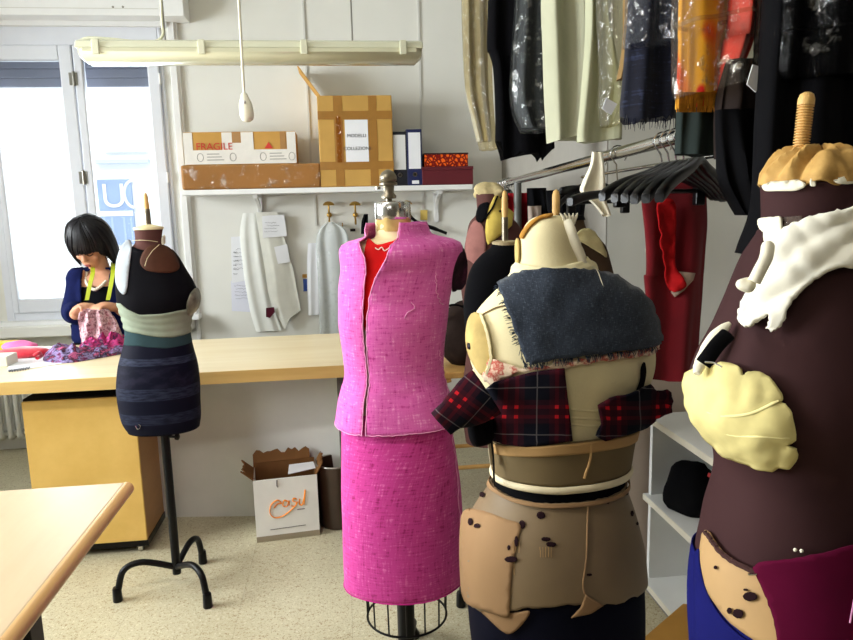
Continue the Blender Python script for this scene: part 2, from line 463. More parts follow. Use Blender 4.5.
struct(MB().bx(RX1, RX1+.2, RY0, STEPY, 0, CEIL).obj('wall_right', M('right_wall_paint', (150, 144, 136), .8, var=.03)))
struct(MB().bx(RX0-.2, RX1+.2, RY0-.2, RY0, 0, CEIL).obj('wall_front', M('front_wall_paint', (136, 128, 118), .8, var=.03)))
b = MB(); b.bx(RX0-.2, RX0, RY0, .8, 0, CEIL); b.bx(RX0-.2, RX0, 3.4, YW, 0, CEIL)
b.bx(RX0-.2, RX0, .8, 3.4, 0, .9); b.bx(RX0-.2, RX0, .8, 3.4, 2.5, CEIL); struct(b.obj('wall_left', WALL))
# second window in the left wall (outside the picture, the room's other daylight)
w2 = MB(); 
for z in (.93, 2.47): w2.bx(RX0-.12, RX0-.05, .8, 3.4, z-.03, z+.03)
for y in (.83, 1.67, 2.53, 3.37): w2.bx(RX0-.12, RX0-.05, y-.03, y+.03, .9, 2.5)
w2 = struct(w2.obj('window_2', WHITE)); MB().bx(RX0-.09, RX0-.085, .82, 3.38, .93, 2.47).obj('pane', GLASS, w2)
# narrow vertical cover strips on the wall
for i, (x0, y0, x1, y1) in enumerate([(301, 0, 314, 190), (418, 0, 421.5, 130), (421.5, 180, 424, 230), (313, 196, 318, 226)]):
    a, c = W(x0, y0), W(x1, y1)
    X = (a.x+c.x)/2
    struct(MB().bx(X-.006, X+.006, YW-.008, YW, c.z, min(a.z, 2.95)).obj('trim_%d' % (i+1), TRIM))
a = W(192, 240); struct(MB().bx(a.x-.012, a.x+.012, YW-.018, YW, .0, 2.9).obj('trim_5', WHITE, bevel=.003))
a = W(179, 120); struct(MB().bx(a.x-.022, a.x+.018, YW-.03, YW, wz0-.02, W(176, 0).z+.1).obj('trim_6', WHITE, bevel=.004))
struct(MB().bx(RX0, wr_+.04, YW-.02, YW, 0, .085).obj('baseboard_back', WHITE, bevel=.004))
# window 1 --------------------------------------------------------------
fy0, fy1 = YW-.015, YW+.06
win = MB()
sx0 = W(163, 100).x
win.bx(sx0, wr_+.005, fy0, fy1, wz0, wz1); win.bx(wl, wl+.045, fy0, fy1, wz0, wz1)
zb = W(40, 312).z; zt = W(40, 46).z
win.bx(wl+.045, sx0, fy0, fy1, wz0, zb); win.bx(wl+.045, sx0, fy0, fy1, zt, wz1)
WINW = M('window_white_paint', (222, 226, 234), .4, var=.01)
win = struct(win.obj('window_1', WINW, bevel=.006))
seam = W(79, 110).x
def sash(x0, x1, px0, px1, name):
    pz0, pz1 = W(40, 298).z, W(40, 61).z
    b = MB(); y0, y1 = YW-.03, YW+.03
    b.bx(x0, px0, y0, y1, zb, zt); b.bx(px1, x1, y0, y1, zb, zt); b.bx(px0, px1, y0, y1, zb, pz0); b.bx(px0, px1, y0, y1, pz1, zt)
    o = b.obj('sash', WINW, win, bevel=.007)
    MB().bx(px0-.005, px1+.005, YW, YW+.004, pz0-.005, pz1+.005).obj('pane', GLASS, o)
    return o
pl0, pl1 = W(86.5, 95).x, W(150.5, 95).x
s_r = sash(seam+.003, sx0-.003, pl0, pl1, 'r')
lp1 = W(64, 95).x
s_l = sash(wl+.048, seam-.003, W(13, 240).x, lp1, 'l')
for py in (80, 178):
    a = W(76.5 if py < 100 else 84.5, py); hg = MB().cyl((seam, YW-.036, a.z-.04), (seam, YW-.036, a.z+.04), .008)
    hg.bx(seam-.026, seam+.02, YW-.034, YW-.03, a.z-.035, a.z+.035); hg.obj('hinge', STEEL, win)
for py in (80, 178):
    a = W(165, py); MB().cyl((sx0, YW-.036, a.z-.03), (sx0, YW-.036, a.z+.03), .007).obj('hinge', WHITE, win)
# roller shutter outside, partly lowered
b = MB(); zs0, zs1 = W(40, 83).z, W(40, 55).z
n = 4; h = (zs1-zs0+.06)/n
for i in range(n): b.bx(wl-.02, wr_+.02, YW+.14, YW+.155, zs0+i*h, zs0+(i+1)*h+.0005)
b.obj('shutter_slats', SLAT, win, bevel=.006)
# shutter box above the window
bx0, bx1 = W(0, 27).x-.4, W(189, 8).x
sb = MB().bx(bx0, bx1, YW-.16, YW, P(60, 15, YW-.16).z, 2.95); sb = struct(sb.obj('trim_7', WHITE, bevel=.004))
b = MB(); zz = P(60, 8, YW-.16).z; b.bx(bx0, P(158, 8, YW-.16).x, YW-.162, YW-.158, zz-.002, zz+.002); b.obj('seam', TRIM, sb)
b = MB()
for x in (113, 123): q = P(x, 7, YW-.16); b.cyl((q.x, YW-.163, q.z), (q.x, YW-.157, q.z), .006)
b.obj('screw', STEEL, sb)
z27 = W(60, 27).z; struct(MB().bx(bx0, wr_+.05, YW-.045, YW, wz1-.005, z27+.03).obj('trim_8', WHITE, bevel=.004))
# sill, shelf under it, radiator
zsl = W(60, 320).z
struct(MB().bx(RX0, W(202, 316).x, YW-.09, YW+.03, zsl-.024, zsl+.008).obj('trim_9', WHITE, bevel=.005))
rz1, rz0 = P(20, 327, YW-.13).z, P(20, 338, YW-.13).z
RAD = M('radiator_enamel', (226, 226, 220), .4, var=0)
rxL, rxR = -2.75, W(196, 330).x
rad = thing('radiator', ((rxL+rxR)/2, YW-.08, 0), 'white column radiator under the window, behind the long work table', 'radiator')
b = MB(); b.bx(rxL, rxR, YW-.14, YW-.005, rz0, rz1); b.obj('cover_shelf', RAD, rad, bevel=.006)
zt_, zb_ = rz0-.16, PZ(10, 440, .085).z
zb_ = P(10, 439, YW-.1).z
x = rxL+.03; 
while x < rxR-.03:
    c = MB(); 
    for yy in (YW-.115, YW-.055): c.tube([(x, yy, zb_+.02), (x, yy, zt_-.02)], .014, 8)
    c.ball((x, YW-.085, zt_-.02), (.018, .05, .03), 10); c.ball((x, YW-.085, zb_+.02), (.018, .05, .03), 10)
    c.obj('column', RAD, rad, smooth=True); x += .052
MB().tube([(rxL, YW-.085, zt_-.03), (rxR, YW-.085, zt_-.03)], .016, 10).tube([(rxL, YW-.085, zb_+.03), (rxR, YW-.085, zb_+.03)], .016, 10).obj('pipe', RAD, rad, smooth=True)
for x in (rxL+.3, rxR-.3): MB().bx(x, x+.03, YW-.10, YW-.0, zb_, rz0+.002).obj('bracket', RAD, rad)
# building across the street -------------------------------------------
YB = 11.0
def B(x, y): return P(x, y, YB)
FAC = M('facade_render', (238, 238, 236), .8, var=.02, vs=1)
SIGN = M('sign_blue', (150, 168, 200), .6, var=.06, vs=3)
b0, b1 = B(-90, 340), B(240, 20)
bl = thing('street_building', ((b0.x+b1.x)/2, YB+.3, 0), 'pale sunlit building across the street, seen through the window', 'building')
b = MB(); b.bx(b0.x-3, b1.x+3, YB, YB+.5, -3, 9); b.obj('wall', FAC, bl)
for (x, y, x2, y2) in [(30, 90, 58, 270), (100, 95, 148, 150)]:
    p, q = B(x, y), B(x2, y2)
    b = MB(); b.bx(p.x, q.x, YB-.06, YB, q.z-.03, q.z+.03); b.bx(p.x-.03, p.x+.02, YB-.04, YB, q.z, p.z); b.obj('window_ledge', FAC, bl)
b = MB(); p, q = B(97, 162), B(150, 161); b.bx(p.x, q.x, YB-.12, YB, p.z-.03, p.z+.02); b.obj('ledge', M('ledge_blue_grey', (200, 208, 222), .8, var=0), bl)  # ledge in a bluer grey than the facade
p, q = B(97, 180), B(137, 244)
sg = MB().bx(p.x, q.x, YB-.05, YB-.0, q.z, p.z).obj('sign_board', SIGN, bl)
t0, t1 = B(105, 212), B(118, 196)
m0, m1 = B(97, 211.5), B(139, 215.5)
MB().bx(m0.x, q.x, YB-.058, YB-.05, m1.z, m0.z).obj('divider', FAC, sg)
c = B(115, 197); hgt = (B(115, 185).z-B(115, 209).z)
text_geo('U', hgt*1.42, (c.x, YB-.06, c.z), (1, 0, 0), (0, 0, 1)).obj('letter', FAC, sg)
ro = B(137, 192); MB().tube([(ro.x-.03+.14*math.cos(2*PI*k/30), YB-.055, ro.z-.03+.2*math.sin(2*PI*k/30)) for k in range(8, 23)], .022, 8).obj('letter', FAC, sg)
for xx in (104, 112, 124, 131):
    a, c = B(xx, 217), B(xx, 243); MB().bx(a.x, a.x+.03, YB-.055, YB-.05, c.z, a.z).obj('stripe', M('sign_pale', (170, 186, 212), .6, var=0), sg)
# ------------------------------------------------------------------ light
wd = bpy.data.worlds.new('World'); SC.world = wd; wd.use_nodes = True
bg = wd.node_tree.nodes['Background']; bg.inputs[0].default_value = (.86, .93, 1., 1); bg.inputs[1].default_value = 1.7
def area(name, loc, target, sx, sy, power, col, spread=180):
    l = bpy.data.lights.new(name, 'AREA'); l.shape = 'RECTANGLE'; l.size = sx; l.size_y = sy; l.energy = power; l.color = col; l.spread = math.radians(spread)
    o = bpy.data.objects.new(name, l); COL.objects.link(o); o.location = loc
    o.rotation_euler = (Vector(target)-Vector(loc)).to_track_quat('-Z', 'Y').to_euler(); return o
sun = bpy.data.lights.new('sun', 'SUN'); sun.energy = 1.5; sun.angle = .01; so = bpy.data.objects.new('sun', sun); COL.objects.link(so)
so.rotation_euler = Vector((.12, .8, -.6)).to_track_quat('-Z', 'Y').to_euler()
area('daylight_left_window', (RX0-.25, 2.1, 1.75), (RX0+2, 2.0, 1.3), 2.5, 1.5, 330, (.97, .98, 1.))
area('daylight_back_window', ((wl+wr_)/2, YW+.32, 1.55), ((wl+wr_)/2+.25, YW-2, .9), 1.0, 1.25, 30, (.92, .96, 1.))
LAMPC = (1., .945, .86)

# hanging tube lamps ----------------------------------------------------
LYELL = M('old_lamp_plastic', (222, 222, 196), .25, var=.01, spec=.6)
DIFF = M('lamp_diffuser', (214, 212, 180), .12, var=.01, spec=.7, coat=.6)
YL = 3.05
def tube_lamp(xa, xb, Y, zt, zb, label, lit):
    cx = (xa+xb)/2; L = thing('tube_lamp', (cx, Y, zb), label, 'lamp', )
    def prof(x, s): 
        return [Vector((x, Y+s*q[0], q[1])) for q in [(-.035, zt), (-.06, zt-.012), (-.078, (zt+zb)/2+.01), (-.07, zb+.02), (-.04, zb+.003), (0, zb), (.04, zb+.003), (.07, zb+.02), (.078, (zt+zb)/2+.01), (.06, zt-.012), (.035, zt)]]
    zm = zt-(zt-zb)*.42
    hb = MB()
    hp = [(-.04, zt), (-.066, zt-.01), (-.078, zm), (.078, zm), (.066, zt-.01), (.04, zt)]
    hb.loft([[Vector((x, Y+a, z)) for a, z in hp] for x in (xa, xb)]); hb.obj('housing', LYELL, L, bevel=.006)
    dp = [(-.08, zm-.001), (-.082, zm-.016), (-.06, zb+.012), (-.03, zb+.002), (0, zb), (.03, zb+.002), (.06, zb+.012), (.082, zm-.016), (.08, zm-.001)]
    db = MB(); db.loft([[Vector((x, Y+a*k, zm+(z-zm)*k)) for a, z in dp] for x, k in ((xa+.004, .6), (xa+.03, 1), (xb-.03, 1), (xb-.004, .6))]); db.obj('diffuser', lit or DIFF, L, smooth=True)
    for i in range(4):
        x = xa+(xb-xa)*(.06+.293*i); MB().bx(x-.014, x+.014, Y-.088, Y-.074, zm-.026, zm+.03).obj('clip', LYELL, L, bevel=.003)
    for x in (xa+(xb-xa)*.24, xa+(xb-xa)*.79): MB().tube([(x, Y, zt-.005), (x, Y, CEIL)], .0035, 8).obj('suspension_wire', STEEL, L)
    return L
la, lb = P(80, 42, YL), P(421, 42, YL)
lamp = tube_lamp(la.x, lb.x, YL, la.z, P(250, 65, YL).z, 'long unlit fluorescent tube lamp hanging in front of the window and shelf', None)
cb = curve([P(160, -30, YL), P(162, 20, YL), P(163, 34, YL), P(156, 41, YL), P(140, 42, YL), P(110, 39, YL), P(88, 38, YL), P(79, 42, YL), P(82, 46, YL)], 60)
MB().tube(cb, .006, 8).obj('power_cable', LYELL, lamp, smooth=True)
EMI = NT('lit_tube'); EMI.b.inputs['Emission Color'].default_value = (*LAMPC, 1); EMI.b.inputs['Emission Strength'].default_value = 5.; EMI = EMI.m
for y in (1.12, -.6):
    tube_lamp(-1.75, -.40, y, 2.30, 2.21, 'lit fluorescent lamp hanging below the ceiling behind the photographer', EMI)['group'] = 'lit lamps behind'
    area('lamp_light', (-1.08, y, 2.20), (-1.08, y+.3, 0), 1.3, .10, 19 if y > 0 else 7, LAMPC)
# pull switch on its cord
q0, q1, q2 = P(236.5, -40, 2.2), P(244, 93, 2.2), P(248, 122, 2.2)
ps = thing('cord_switch', q2, 'small white pendant switch hanging on a cord in front of the boxes', 'switch')
IV = M('ivory_plastic', (236, 234, 214), .35, var=0)
MB().tube([Vector((q0.x, q0.y, CEIL))+Vector((0, 0, 0)), q0, q1], .0042, 8).obj('cord', IV, ps, smooth=True)
ax = (q2-q1)
MB().lathe(q1, [(.004, 0), (.009, .002), (.013, .015), (.019, .03), (.021, .05), (.021, ax.length-.02), (.017, ax.length-.006), (.008, ax.length)], 20, ax).obj('switch_body', IV, ps, smooth=True)
mid = q1.lerp(q2, .35); MB().ball((mid.x, mid.y-.02, mid.z), .005, 10).obj('button', TRIM, ps, smooth=True)
# ------------------------------------------------------------------ long work table
TZ = .79
TY0, TY1 = 2.745, 3.50
tx0, tx1 = -2.3, .06
T = thing('work_table', ((tx0+tx1)/2, 3.1, 0), 'long pale birch work table in front of the woman', 'table')
tb = MB().bx(tx0, tx1, TY0, TY1, TZ-.05, TZ).obj('tabletop', BIRCH, T, bevel=.004)
MB().bx(tx0+.001, tx1, TY0-.004, TY0+.002, TZ-.05, TZ-.001).obj('front_edge', EDGE, tb)
GREYM = M('grey_leg_paint', (96, 96, 92), .45, var=0)
for x, y in ((tx1-.09, TY0+.06), (tx1-.09, TY1-.06), (tx0+.1, TY0+.06), (tx0+.1, TY1-.06)):
    MB().bx(x-.02, x+.02, y-.02, y+.02, 0, TZ-.05).obj('leg', GREYM, T, bevel=.004)
DKW = M('dark_rail_wood', (52, 44, 36), .6, var=.05)
a = P(202, 384, 2.98); c = P(318, 379, 2.98)
MB().bx(a.x-.5, c.x, 2.95, 3.0, TZ-.085, TZ-.05).obj('under_rail', DKW, T)
MB().bx(-.95, -.08, 3.02, 3.40, TZ-.10, TZ-.085).obj('under_shelf', DKW, T)
b = MB(); b.bx(-.62, -.16, 3.0, 3.3, TZ-.085, TZ-.065)
tag(b.obj('folded_fabric', M('dark_folded_cloth', (40, 34, 36), .9, var=.1), bevel=.008), 'dark folded fabric on the shelf under the work table', 'fabric')
# white board standing under the table, its top hidden behind the rail
pa, pb = PZ(177, 517, 0), PZ(262, 516, 0)
BOARD = M('white_board', (222, 224, 218), .55, var=.012)
d = (pb-pa); d.z = 0; d.normalize(); nrm = Vector((-d.y, d.x, 0))
p0, p1 = pa-d*.18, pa+d*.92
b = MB(); vv = [p0, p1, p1+nrm*.018, p0+nrm*.018]; b.add(vv+[q+Vector((0, 0, TZ-.10)) for q in vv], [(3, 2, 1, 0), (4, 5, 6, 7), (0, 1, 5, 4), (1, 2, 6, 5), (2, 3, 7, 6), (3, 0, 4, 7)])
tag(b.obj('back_board', BOARD), 'white board standing upright beneath the long work table', 'board')
# plywood drawer unit
cfl, cfr = PZ(76, 552, .045), PZ(142, 552, .045)
cy0 = 2.86; ctop = P(60, 399.5, cy0).z; cx1 = cfr.x; cx0 = P(23, 404, cy0).x
C_ = thing('drawer_unit', ((cx0+cx1)/2, cy0+.14, 0), 'plywood drawer unit on castors under the work table', 'cabinet')
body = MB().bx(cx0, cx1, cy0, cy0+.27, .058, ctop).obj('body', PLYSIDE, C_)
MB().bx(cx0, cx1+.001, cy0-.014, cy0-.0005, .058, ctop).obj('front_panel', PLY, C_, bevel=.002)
MB().bx(cx0+.004, cx1+.004, cy0-.006, cy0+.27, .03, .058).obj('plinth', BLACKP, C_)
for x in (cx0+.04, cx1-.035):
    for y in (cy0+.02, cy0+.23):
        c = MB(); c.cyl((x-.01, y, .02), (x+.01, y, .02), .02, n=18); o = c.obj('castor', CHROME, C_, smooth=True)
MB().bx(cx0, cx1, cy0+.0, cy0+.27, ctop, ctop+.008).obj('top', M('cabinet_top_shadow', (26, 22, 18), .8, var=0), C_)  # near-black colour stands for the shadow under the tabletop
# near table, lower left
NZ = .79
c0 = PZ(133, 481, NZ); nx1 = c0.x; ny1 = c0.y
N_ = thing('cutting_table', (nx1-.7, ny1-.6, 0), 'pale table at lower left with rounded wooden edge and black legs', 'table')
b = MB().bx(nx1-1.5, nx1-.012, ny1-1.35, ny1, NZ-.032, NZ); b.obj('tabletop', NEARTOP, N_, bevel=.008, seg=3)
MB().tube([(nx1-.014, ny1-.002, NZ-.016), (nx1-.014, ny1-1.35, NZ-.016)], .0158, 14).obj('edge_band', NEAREDGE, N_, smooth=True)
for x, y in ((nx1-.075, PX(22, 632, nx1-.075).y), (nx1-1.4, ny1-.07), (nx1-.16, ny1-1.25), (nx1-1.4, ny1-1.25)):
    MB().bx(x-.025, x+.025, y-.025, y+.025, 0, NZ-.032).obj('leg', BLACK, N_, bevel=.003)
# ------------------------------------------------------------------ clutter on the table
def T2(x, y, z=TZ): return PZ(x, y, z)
pp = [T2(8, 372), T2(62, 364), T2(62, 347), T2(10, 350)]
b = MB(); b.add([q+Vector((0, 0, .0008)) for q in pp]+[q+Vector((0, 0, .0022)) for q in pp], [(3, 2, 1, 0), (4, 5, 6, 7), (0, 1, 5, 4), (1, 2, 6, 5), (2, 3, 7, 6), (3, 0, 4, 7)])
sheet = tag(b.obj('sketch_sheet', PAPER), 'white sheet with pencil marks lying under the red and pink pouch', 'paper')
b = MB(); pts = []
for i in range(46):
    t = i/45; q = T2(8+22*t, 371.0-3.4*t+1.3*math.sin(i*2.3)+.7*math.sin(i*5.1), TZ+.0028); pts.append(q)
b.tube(pts, .0012, 5); b.obj('pencil_marks', M('pencil_dark', (90, 90, 98), .9, var=0), sheet)
# red and pink pouch
RED = M('red_satin', (205, 18, 48), .4, var=.08, vs=20, sheen=.3); PINKC = M('pink_cotton', (240, 120, 175), .7, var=.05, vs=20)
pc = T2(25, 356); pch = thing('pouch', pc, 'red and pink fabric pouch on the left end of the work table', 'pouch')
def lump(c, r, seed, R=None, n=24, amp=.25, fq=18, flat=True):
    mb = MB().ball(c, r, n, R); c = Vector(c)
    for i, v in enumerate(mb.v):
        dv = v-c; mb.v[i] = c+dv*(1+amp*noise.noise(v*fq+Vector((seed, 0, 0))))
        if flat and mb.v[i].z < c.z-r[2]*.8: mb.v[i].z = c.z-r[2]*.8
    return mb
lump(T2(24, 357)+Vector((0, 0, .022)), (.105, .06, .026), 1).obj('body', RED, pch, smooth=True)
lump(T2(19, 354)+Vector((0, .02, .032)), (.085, .05, .025), 3).obj('lining', PINKC, pch, smooth=True)
MB().tube(curve([T2(34, 356, TZ+.03), T2(39, 353, TZ+.04), T2(41, 356, TZ+.02), T2(37, 358, TZ+.02)], 16), .008, 8).obj('loop', RED, pch, smooth=True)
# yellow box and white box at the far left edge
q = P(-10, 349, TY1-.06)
b = MB().bx(q.x-.12, P(15.5, 346, TY1-.06).x, TY1-.09, TY1-.01, TZ, P(6, 342, TY1-.06).z)
tag(b.obj('yellow_box', M('yellow_card', (232, 184, 20), .5, var=.02), bevel=.003), 'yellow box at the back left edge of the work table', 'box')
q = T2(7.5, 367); b = MB().bx(q.x-.16, q.x, q.y, q.y+.10, TZ, TZ+.045)
tag(b.obj('white_tin', M('pale_tin', (214, 214, 200), .45, var=.01), bevel=.003), 'pale box at the far left front of the work table', 'box')
# heap of printed fabric -----------------------------------------------
PRINT = blotch('purple_floral', [(26, 12, 32), (112, 40, 86), (150, 136, 184), (34, 18, 40), (190, 90, 130), (46, 36, 80)], 26, .8)
PRINTP = blotch('rose_floral', [(96, 56, 66), (190, 132, 142), (214, 184, 188), (120, 70, 84), (226, 200, 196)], 46, .85)
PRINTM = blotch('magenta_floral', [(50, 20, 40), (150, 34, 92), (190, 60, 120), (60, 40, 80), (200, 140, 160)], 34, .8)
hp = thing('fabric_heap', T2(85, 356), 'crumpled purple and magenta printed fabric heaped on the table before the woman', 'fabric')
def crumple(poly, hmax, seed, z0=TZ, fq=22, step=2.2):
    bd = smooth_poly(poly, 5); xs = [p[0] for p in bd]; ys = [p[1] for p in bd]; pts = [Vector(p) for p in bd]; nb = len(pts)
    y = min(ys)
    while y < max(ys):
        x = min(xs)
        while x < max(xs):
            if inside((x, y), bd) and min((x-q[0])**2+(y-q[1])**2 for q in bd) > 1.0: pts.append(Vector((x, y)))
            x += step
        y += step*.45
    V, E_, F_, *_ = delaunay_2d_cdt(pts, [(i, (i+1) % nb) for i in range(nb)], [], 1, .01)
    top = []
    for v in V:
        e = min((v[0]-q[0])**2+((v[1]-q[1])*2.2)**2 for q in bd)**.5; q = PZ(v[0], v[1], z0)
        h = hmax*min(1, e/9)**.6*(.55+.9*abs(noise.noise(q*fq+Vector((seed, 0, 0))))+.45*noise.noise(q*fq*2.3))
        top.append(q+Vector((0, 0, max(.003, h)+.002)))
    n = len(top); mb = MB(); mb.add(top+[Vector((p.x, p.y, z0+.0008)) for p in top], [tuple(f) for f in F_]+[tuple(n+i for i in reversed(f)) for f in F_])
    ec = {}
    for f in F_:
        for i in range(len(f)): ec[(f[i-1], f[i])] = 1
    for (a, c) in list(ec):
        if (c, a) not in ec: mb.f.append((c, a, n+a, n+c))
    return mb
crumple([(43, 360), (50, 352), (58, 349), (72, 350), (90, 352), (112, 350), (128, 346), (128, 352), (112, 356), (90, 360), (70, 363), (50, 363)], .05, 1, fq=15).obj('print_cloth', PRINT, hp, smooth=True)
crumple([(78, 354), (86, 345), (100, 343), (116, 342), (128, 341), (128, 350), (112, 353), (94, 356)], .065, 5, fq=16).obj('magenta_cloth', PRINTM, hp, smooth=True)
# piece held up by the woman, hanging from her hands to the heap
rings = []
ya = 3.43
outl = [(309, 84, 107), (314, 80, 112), (322, 79, 118), (330, 79, 121), (338, 80, 122), (347, 82, 120)]
for i in range(22):
    y, xl, xr = crom(outl, i/21); a, c = P(xl, y, ya), P(xr, y, ya); r = []
    for k in range(40):
        t = 2*PI*k/40; u = math.cos(t); p_ = a.lerp(c, .5+.5*u)
        p_.y += .035*math.sin(t)+.014*math.sin(u*9+i*.25)+.012*noise.noise((u*4, i*.35, 2)); p_.z += .008*noise.noise((u*6, i*.4, 7)); r.append(p_)
    rings.append(r)
held = MB().loft(rings)
tag(held.obj('held_cloth', PRINTP, smooth=True), 'rose printed cloth gathered in the hands of the woman', 'fabric')

# ------------------------------------------------------------------ the woman at the table
WY = 3.72
def WP(x, y, Y=WY): return P(x, y, Y)
SKIN = M('skin', (206, 150, 118), .55, var=.03, vs=30)
HAIR = M('dark_hair', (12, 9, 16), .45, var=.1, vs=40, stretch=(3, 3, .4), spec=.3)
CARDI = M('navy_knit', (17, 24, 66), .9, var=.08, vs=60, bump=.3, bs=300)
TOP = M('black_jersey', (7, 8, 14), .9, var=0)
TAPE = M('tape_measure_green', (178, 190, 40), .5, var=.02)
PEARL = M('pearl_white', (236, 228, 212), .3, var=0)
wo = thing('person', (WP(95, 290).x, WY, 0), 'woman with dark bob, navy cardigan and green tape measure, sewing at the table', 'person')
hc = WP(93.5, 242); hc.y = WY-.045
nk = WP(101, 272); nk.y = WY
sL, sR = WP(82, 280), WP(128, 280)          # her right shoulder is at the left of the picture
eL, eR = WP(74, 311, 3.66), WP(137, 318, 3.66)
wL, wRr = WP(76, 314, 3.53), WP(119, 308, 3.53)
hips = Vector((nk.x+.02, WY+.03, .90))
def remesh(mb, vox, smooth_it=2):
    o = mb.obj('tmp', SKIN); md = o.modifiers.new('r', 'REMESH'); md.mode = 'VOXEL'; md.voxel_size = vox
    md2 = o.modifiers.new('s', 'SMOOTH'); md2.factor = .5; md2.iterations = smooth_it
    dg = bpy.context.evaluated_depsgraph_get(); me = bpy.data.meshes.new_from_object(o.evaluated_get(dg))
    out = MB(); out.add([v.co+o.location for v in me.vertices], [tuple(p.vertices) for p in me.polygons])
    m0 = o.data; bpy.data.objects.remove(o); bpy.data.meshes.remove(m0); bpy.data.meshes.remove(me); return out
def oval(c, rx, ry, n=24, tilt=0.): return [Vector((c[0]+rx*math.cos(2*PI*k/n), c[1]+ry*math.sin(2*PI*k/n), c[2])) for k in range(n)]
def torso(g=0., bot=.80):
    mid = (sL+sR)/2; cx = mid.x; rows = [(nk.z+.02, nk.x, .05, .05), (sL.z+.035, cx, .085, .06), (sL.z+.005, cx, .165, .085), (sL.z-.07, cx, .175, .105), (sL.z-.17, cx, .165, .125), (1.02, hips.x, .145, .105), (.93, hips.x, .165, .115), (bot, hips.x, .18, .125)]
    rg = []
    for i in range(26):
        z, x, rx, ry = crom(rows, i/25); rg.append(oval((x, WY+.01, z), rx+g, ry+g))
    return rg
def arm(sh, el, wr, g=0.):
    pts = curve([sh, sh.lerp(el, .5)+Vector((0, .01, 0)), el, el.lerp(wr, .55), wr], 20)
    return pts, [.052+g-(.052-.030)*i/19 for i in range(20)]
def hand(mb, wr, tip, side, up=Vector((0, 0, 1))):
    """palm, four bent fingers and a thumb closing on the thumb-side of the other hand"""
    d = (tip-wr).normalized(); lat = d.cross(up).normalized()*side; up2 = lat.cross(d)*side
    L = .098; palm = wr+d*L*.55
    R = Matrix((d, lat, d.cross(lat))).transposed()
    mb.ball(palm, (.058, .045, .024), 14, R)
    for i, (o, ln) in enumerate(((-.030, .060), (-.010, .072), (.010, .078), (.030, .070))):
        b0 = wr+d*L*.85+lat*o; 
        dn = -up
        p1 = b0+d*ln*.42+dn*.006; p2 = p1+d*ln*.26+dn*ln*.30; p3 = p2+dn*ln*.26-d*ln*.08
        mb.tube(curve([b0-d*.03, b0, p1, p2, p3], 14), [.0095]*5+[.0088]*5+[.0078]*4, 8); mb.ball(p3, .0078, 8)
    t0 = wr+d*.028+lat*.034; t1 = wr+d*.062+lat*.050-up*.008; t2 = wr+d*.098+lat*.036-up*.016
    mb.tube(curve([t0, t1, t2], 10), [.013, .0128, .0125, .012, .0115, .011, .0105, .010, .0095, .009], 8); mb.ball(t2, .009, 8)
bm_ = MB()
bm_.loft(torso())
bm_.tube(curve([nk+Vector((.0, .02, -.05)), nk+Vector((-.005, .0, .02)), hc+Vector((.005, .015, -.03))], 8), .05, 16)
# head bowed towards the hands
fd = Vector((-.16, -.80, -.62)).normalized(); hr = Vector((1, -.1, 0)); hr = (hr-fd*hr.dot(fd)).normalized(); hu = hr.cross(fd); hu = hu if hu.z > 0 else -hu
RH = Matrix((hr, fd, hu)).transposed()
def HP(x, f, u): return hc+hr*x+fd*f+hu*u
bm_.ball(hc, (.072, .092, .112), 28, RH)
bm_.ball(HP(0, .055, -.062), (.048, .042, .045), 18, RH)     # jaw and chin
bm_.tube([HP(0, .088, .005), HP(0, .108, -.034)], [.008, .014], 8); bm_.ball(HP(0, .103, -.034), (.016, .012, .010), 10, RH)
for s_ in (-1, 1):
    bm_.ball(HP(.030*s_, .082, .020), (.022, .012, .008), 10, RH)    # brow
    bm_.ball(HP(.030*s_, .078, -.004), (.015, .012, .010), 10, RH)   # closed lid
    bm_.ball(HP(.035*s_, .070, -.035), (.022, .016, .018), 10, RH)   # cheek
    bm_.ball(HP(.074*s_, -.002, -.010), (.010, .018, .028), 10, RH)  # ear
bm_.ball(HP(0, .090, -.066), (.022, .010, .006), 10, RH); bm_.ball(HP(0, .088, -.075), (.019, .010, .006), 10, RH)
for sh, el, wr in ((sL, eL, wL), (sR, eR, wRr)):
    p_, r_ = arm(sh, el, wr); bm_.tube(p_, r_, 14); bm_.ball(sh, .056, 12); bm_.ball(wr, .029, 12)
tipL, tipR = WP(89, 301, 3.45), WP(96, 305, 3.44)
hand(bm_, wL, tipL, -1); hand(bm_, wRr, tipR, 1)
for s_ in (-1, 1):
    hx = hips.x+.085*s_
    bm_.tube(curve([(hx, WY+.02, .88), (hx, WY+.015, .5), (hx, WY+.02, .08)], 14), [.095-.055*i/13 for i in range(14)], 14)
    bm_.ball((hx, WY-.035, .035), (.042, .115, .033), 14)
body_mb = remesh(bm_, .0065, 2)
body_o = body_mb.obj('body', SKIN, wo, smooth=True)
LIP = M('lips', (150, 70, 66), .5, var=0)
mb = MB(); mb.ball(HP(0, .099, -.066), (.020, .004, .004), 10, RH); mb.ball(HP(0, .097, -.074), (.017, .004, .0045), 10, RH); remesh(mb, .0025, 1).obj('lips', LIP, wo, smooth=True)
for s_ in (-1, 1):
    MB().tube(curve([HP(.016*s_, .092, -.004), HP(.030*s_, .0915, -.010), HP(.044*s_, .082, -.004)], 8), .0022, 6).obj('eyelashes', HAIR, wo, smooth=True)
    MB().tube(curve([HP(.014*s_, .097, .020), HP(.032*s_, .096, .028), HP(.050*s_, .080, .020)], 8), .0035, 6).obj('eyebrow', HAIR, wo, smooth=True)
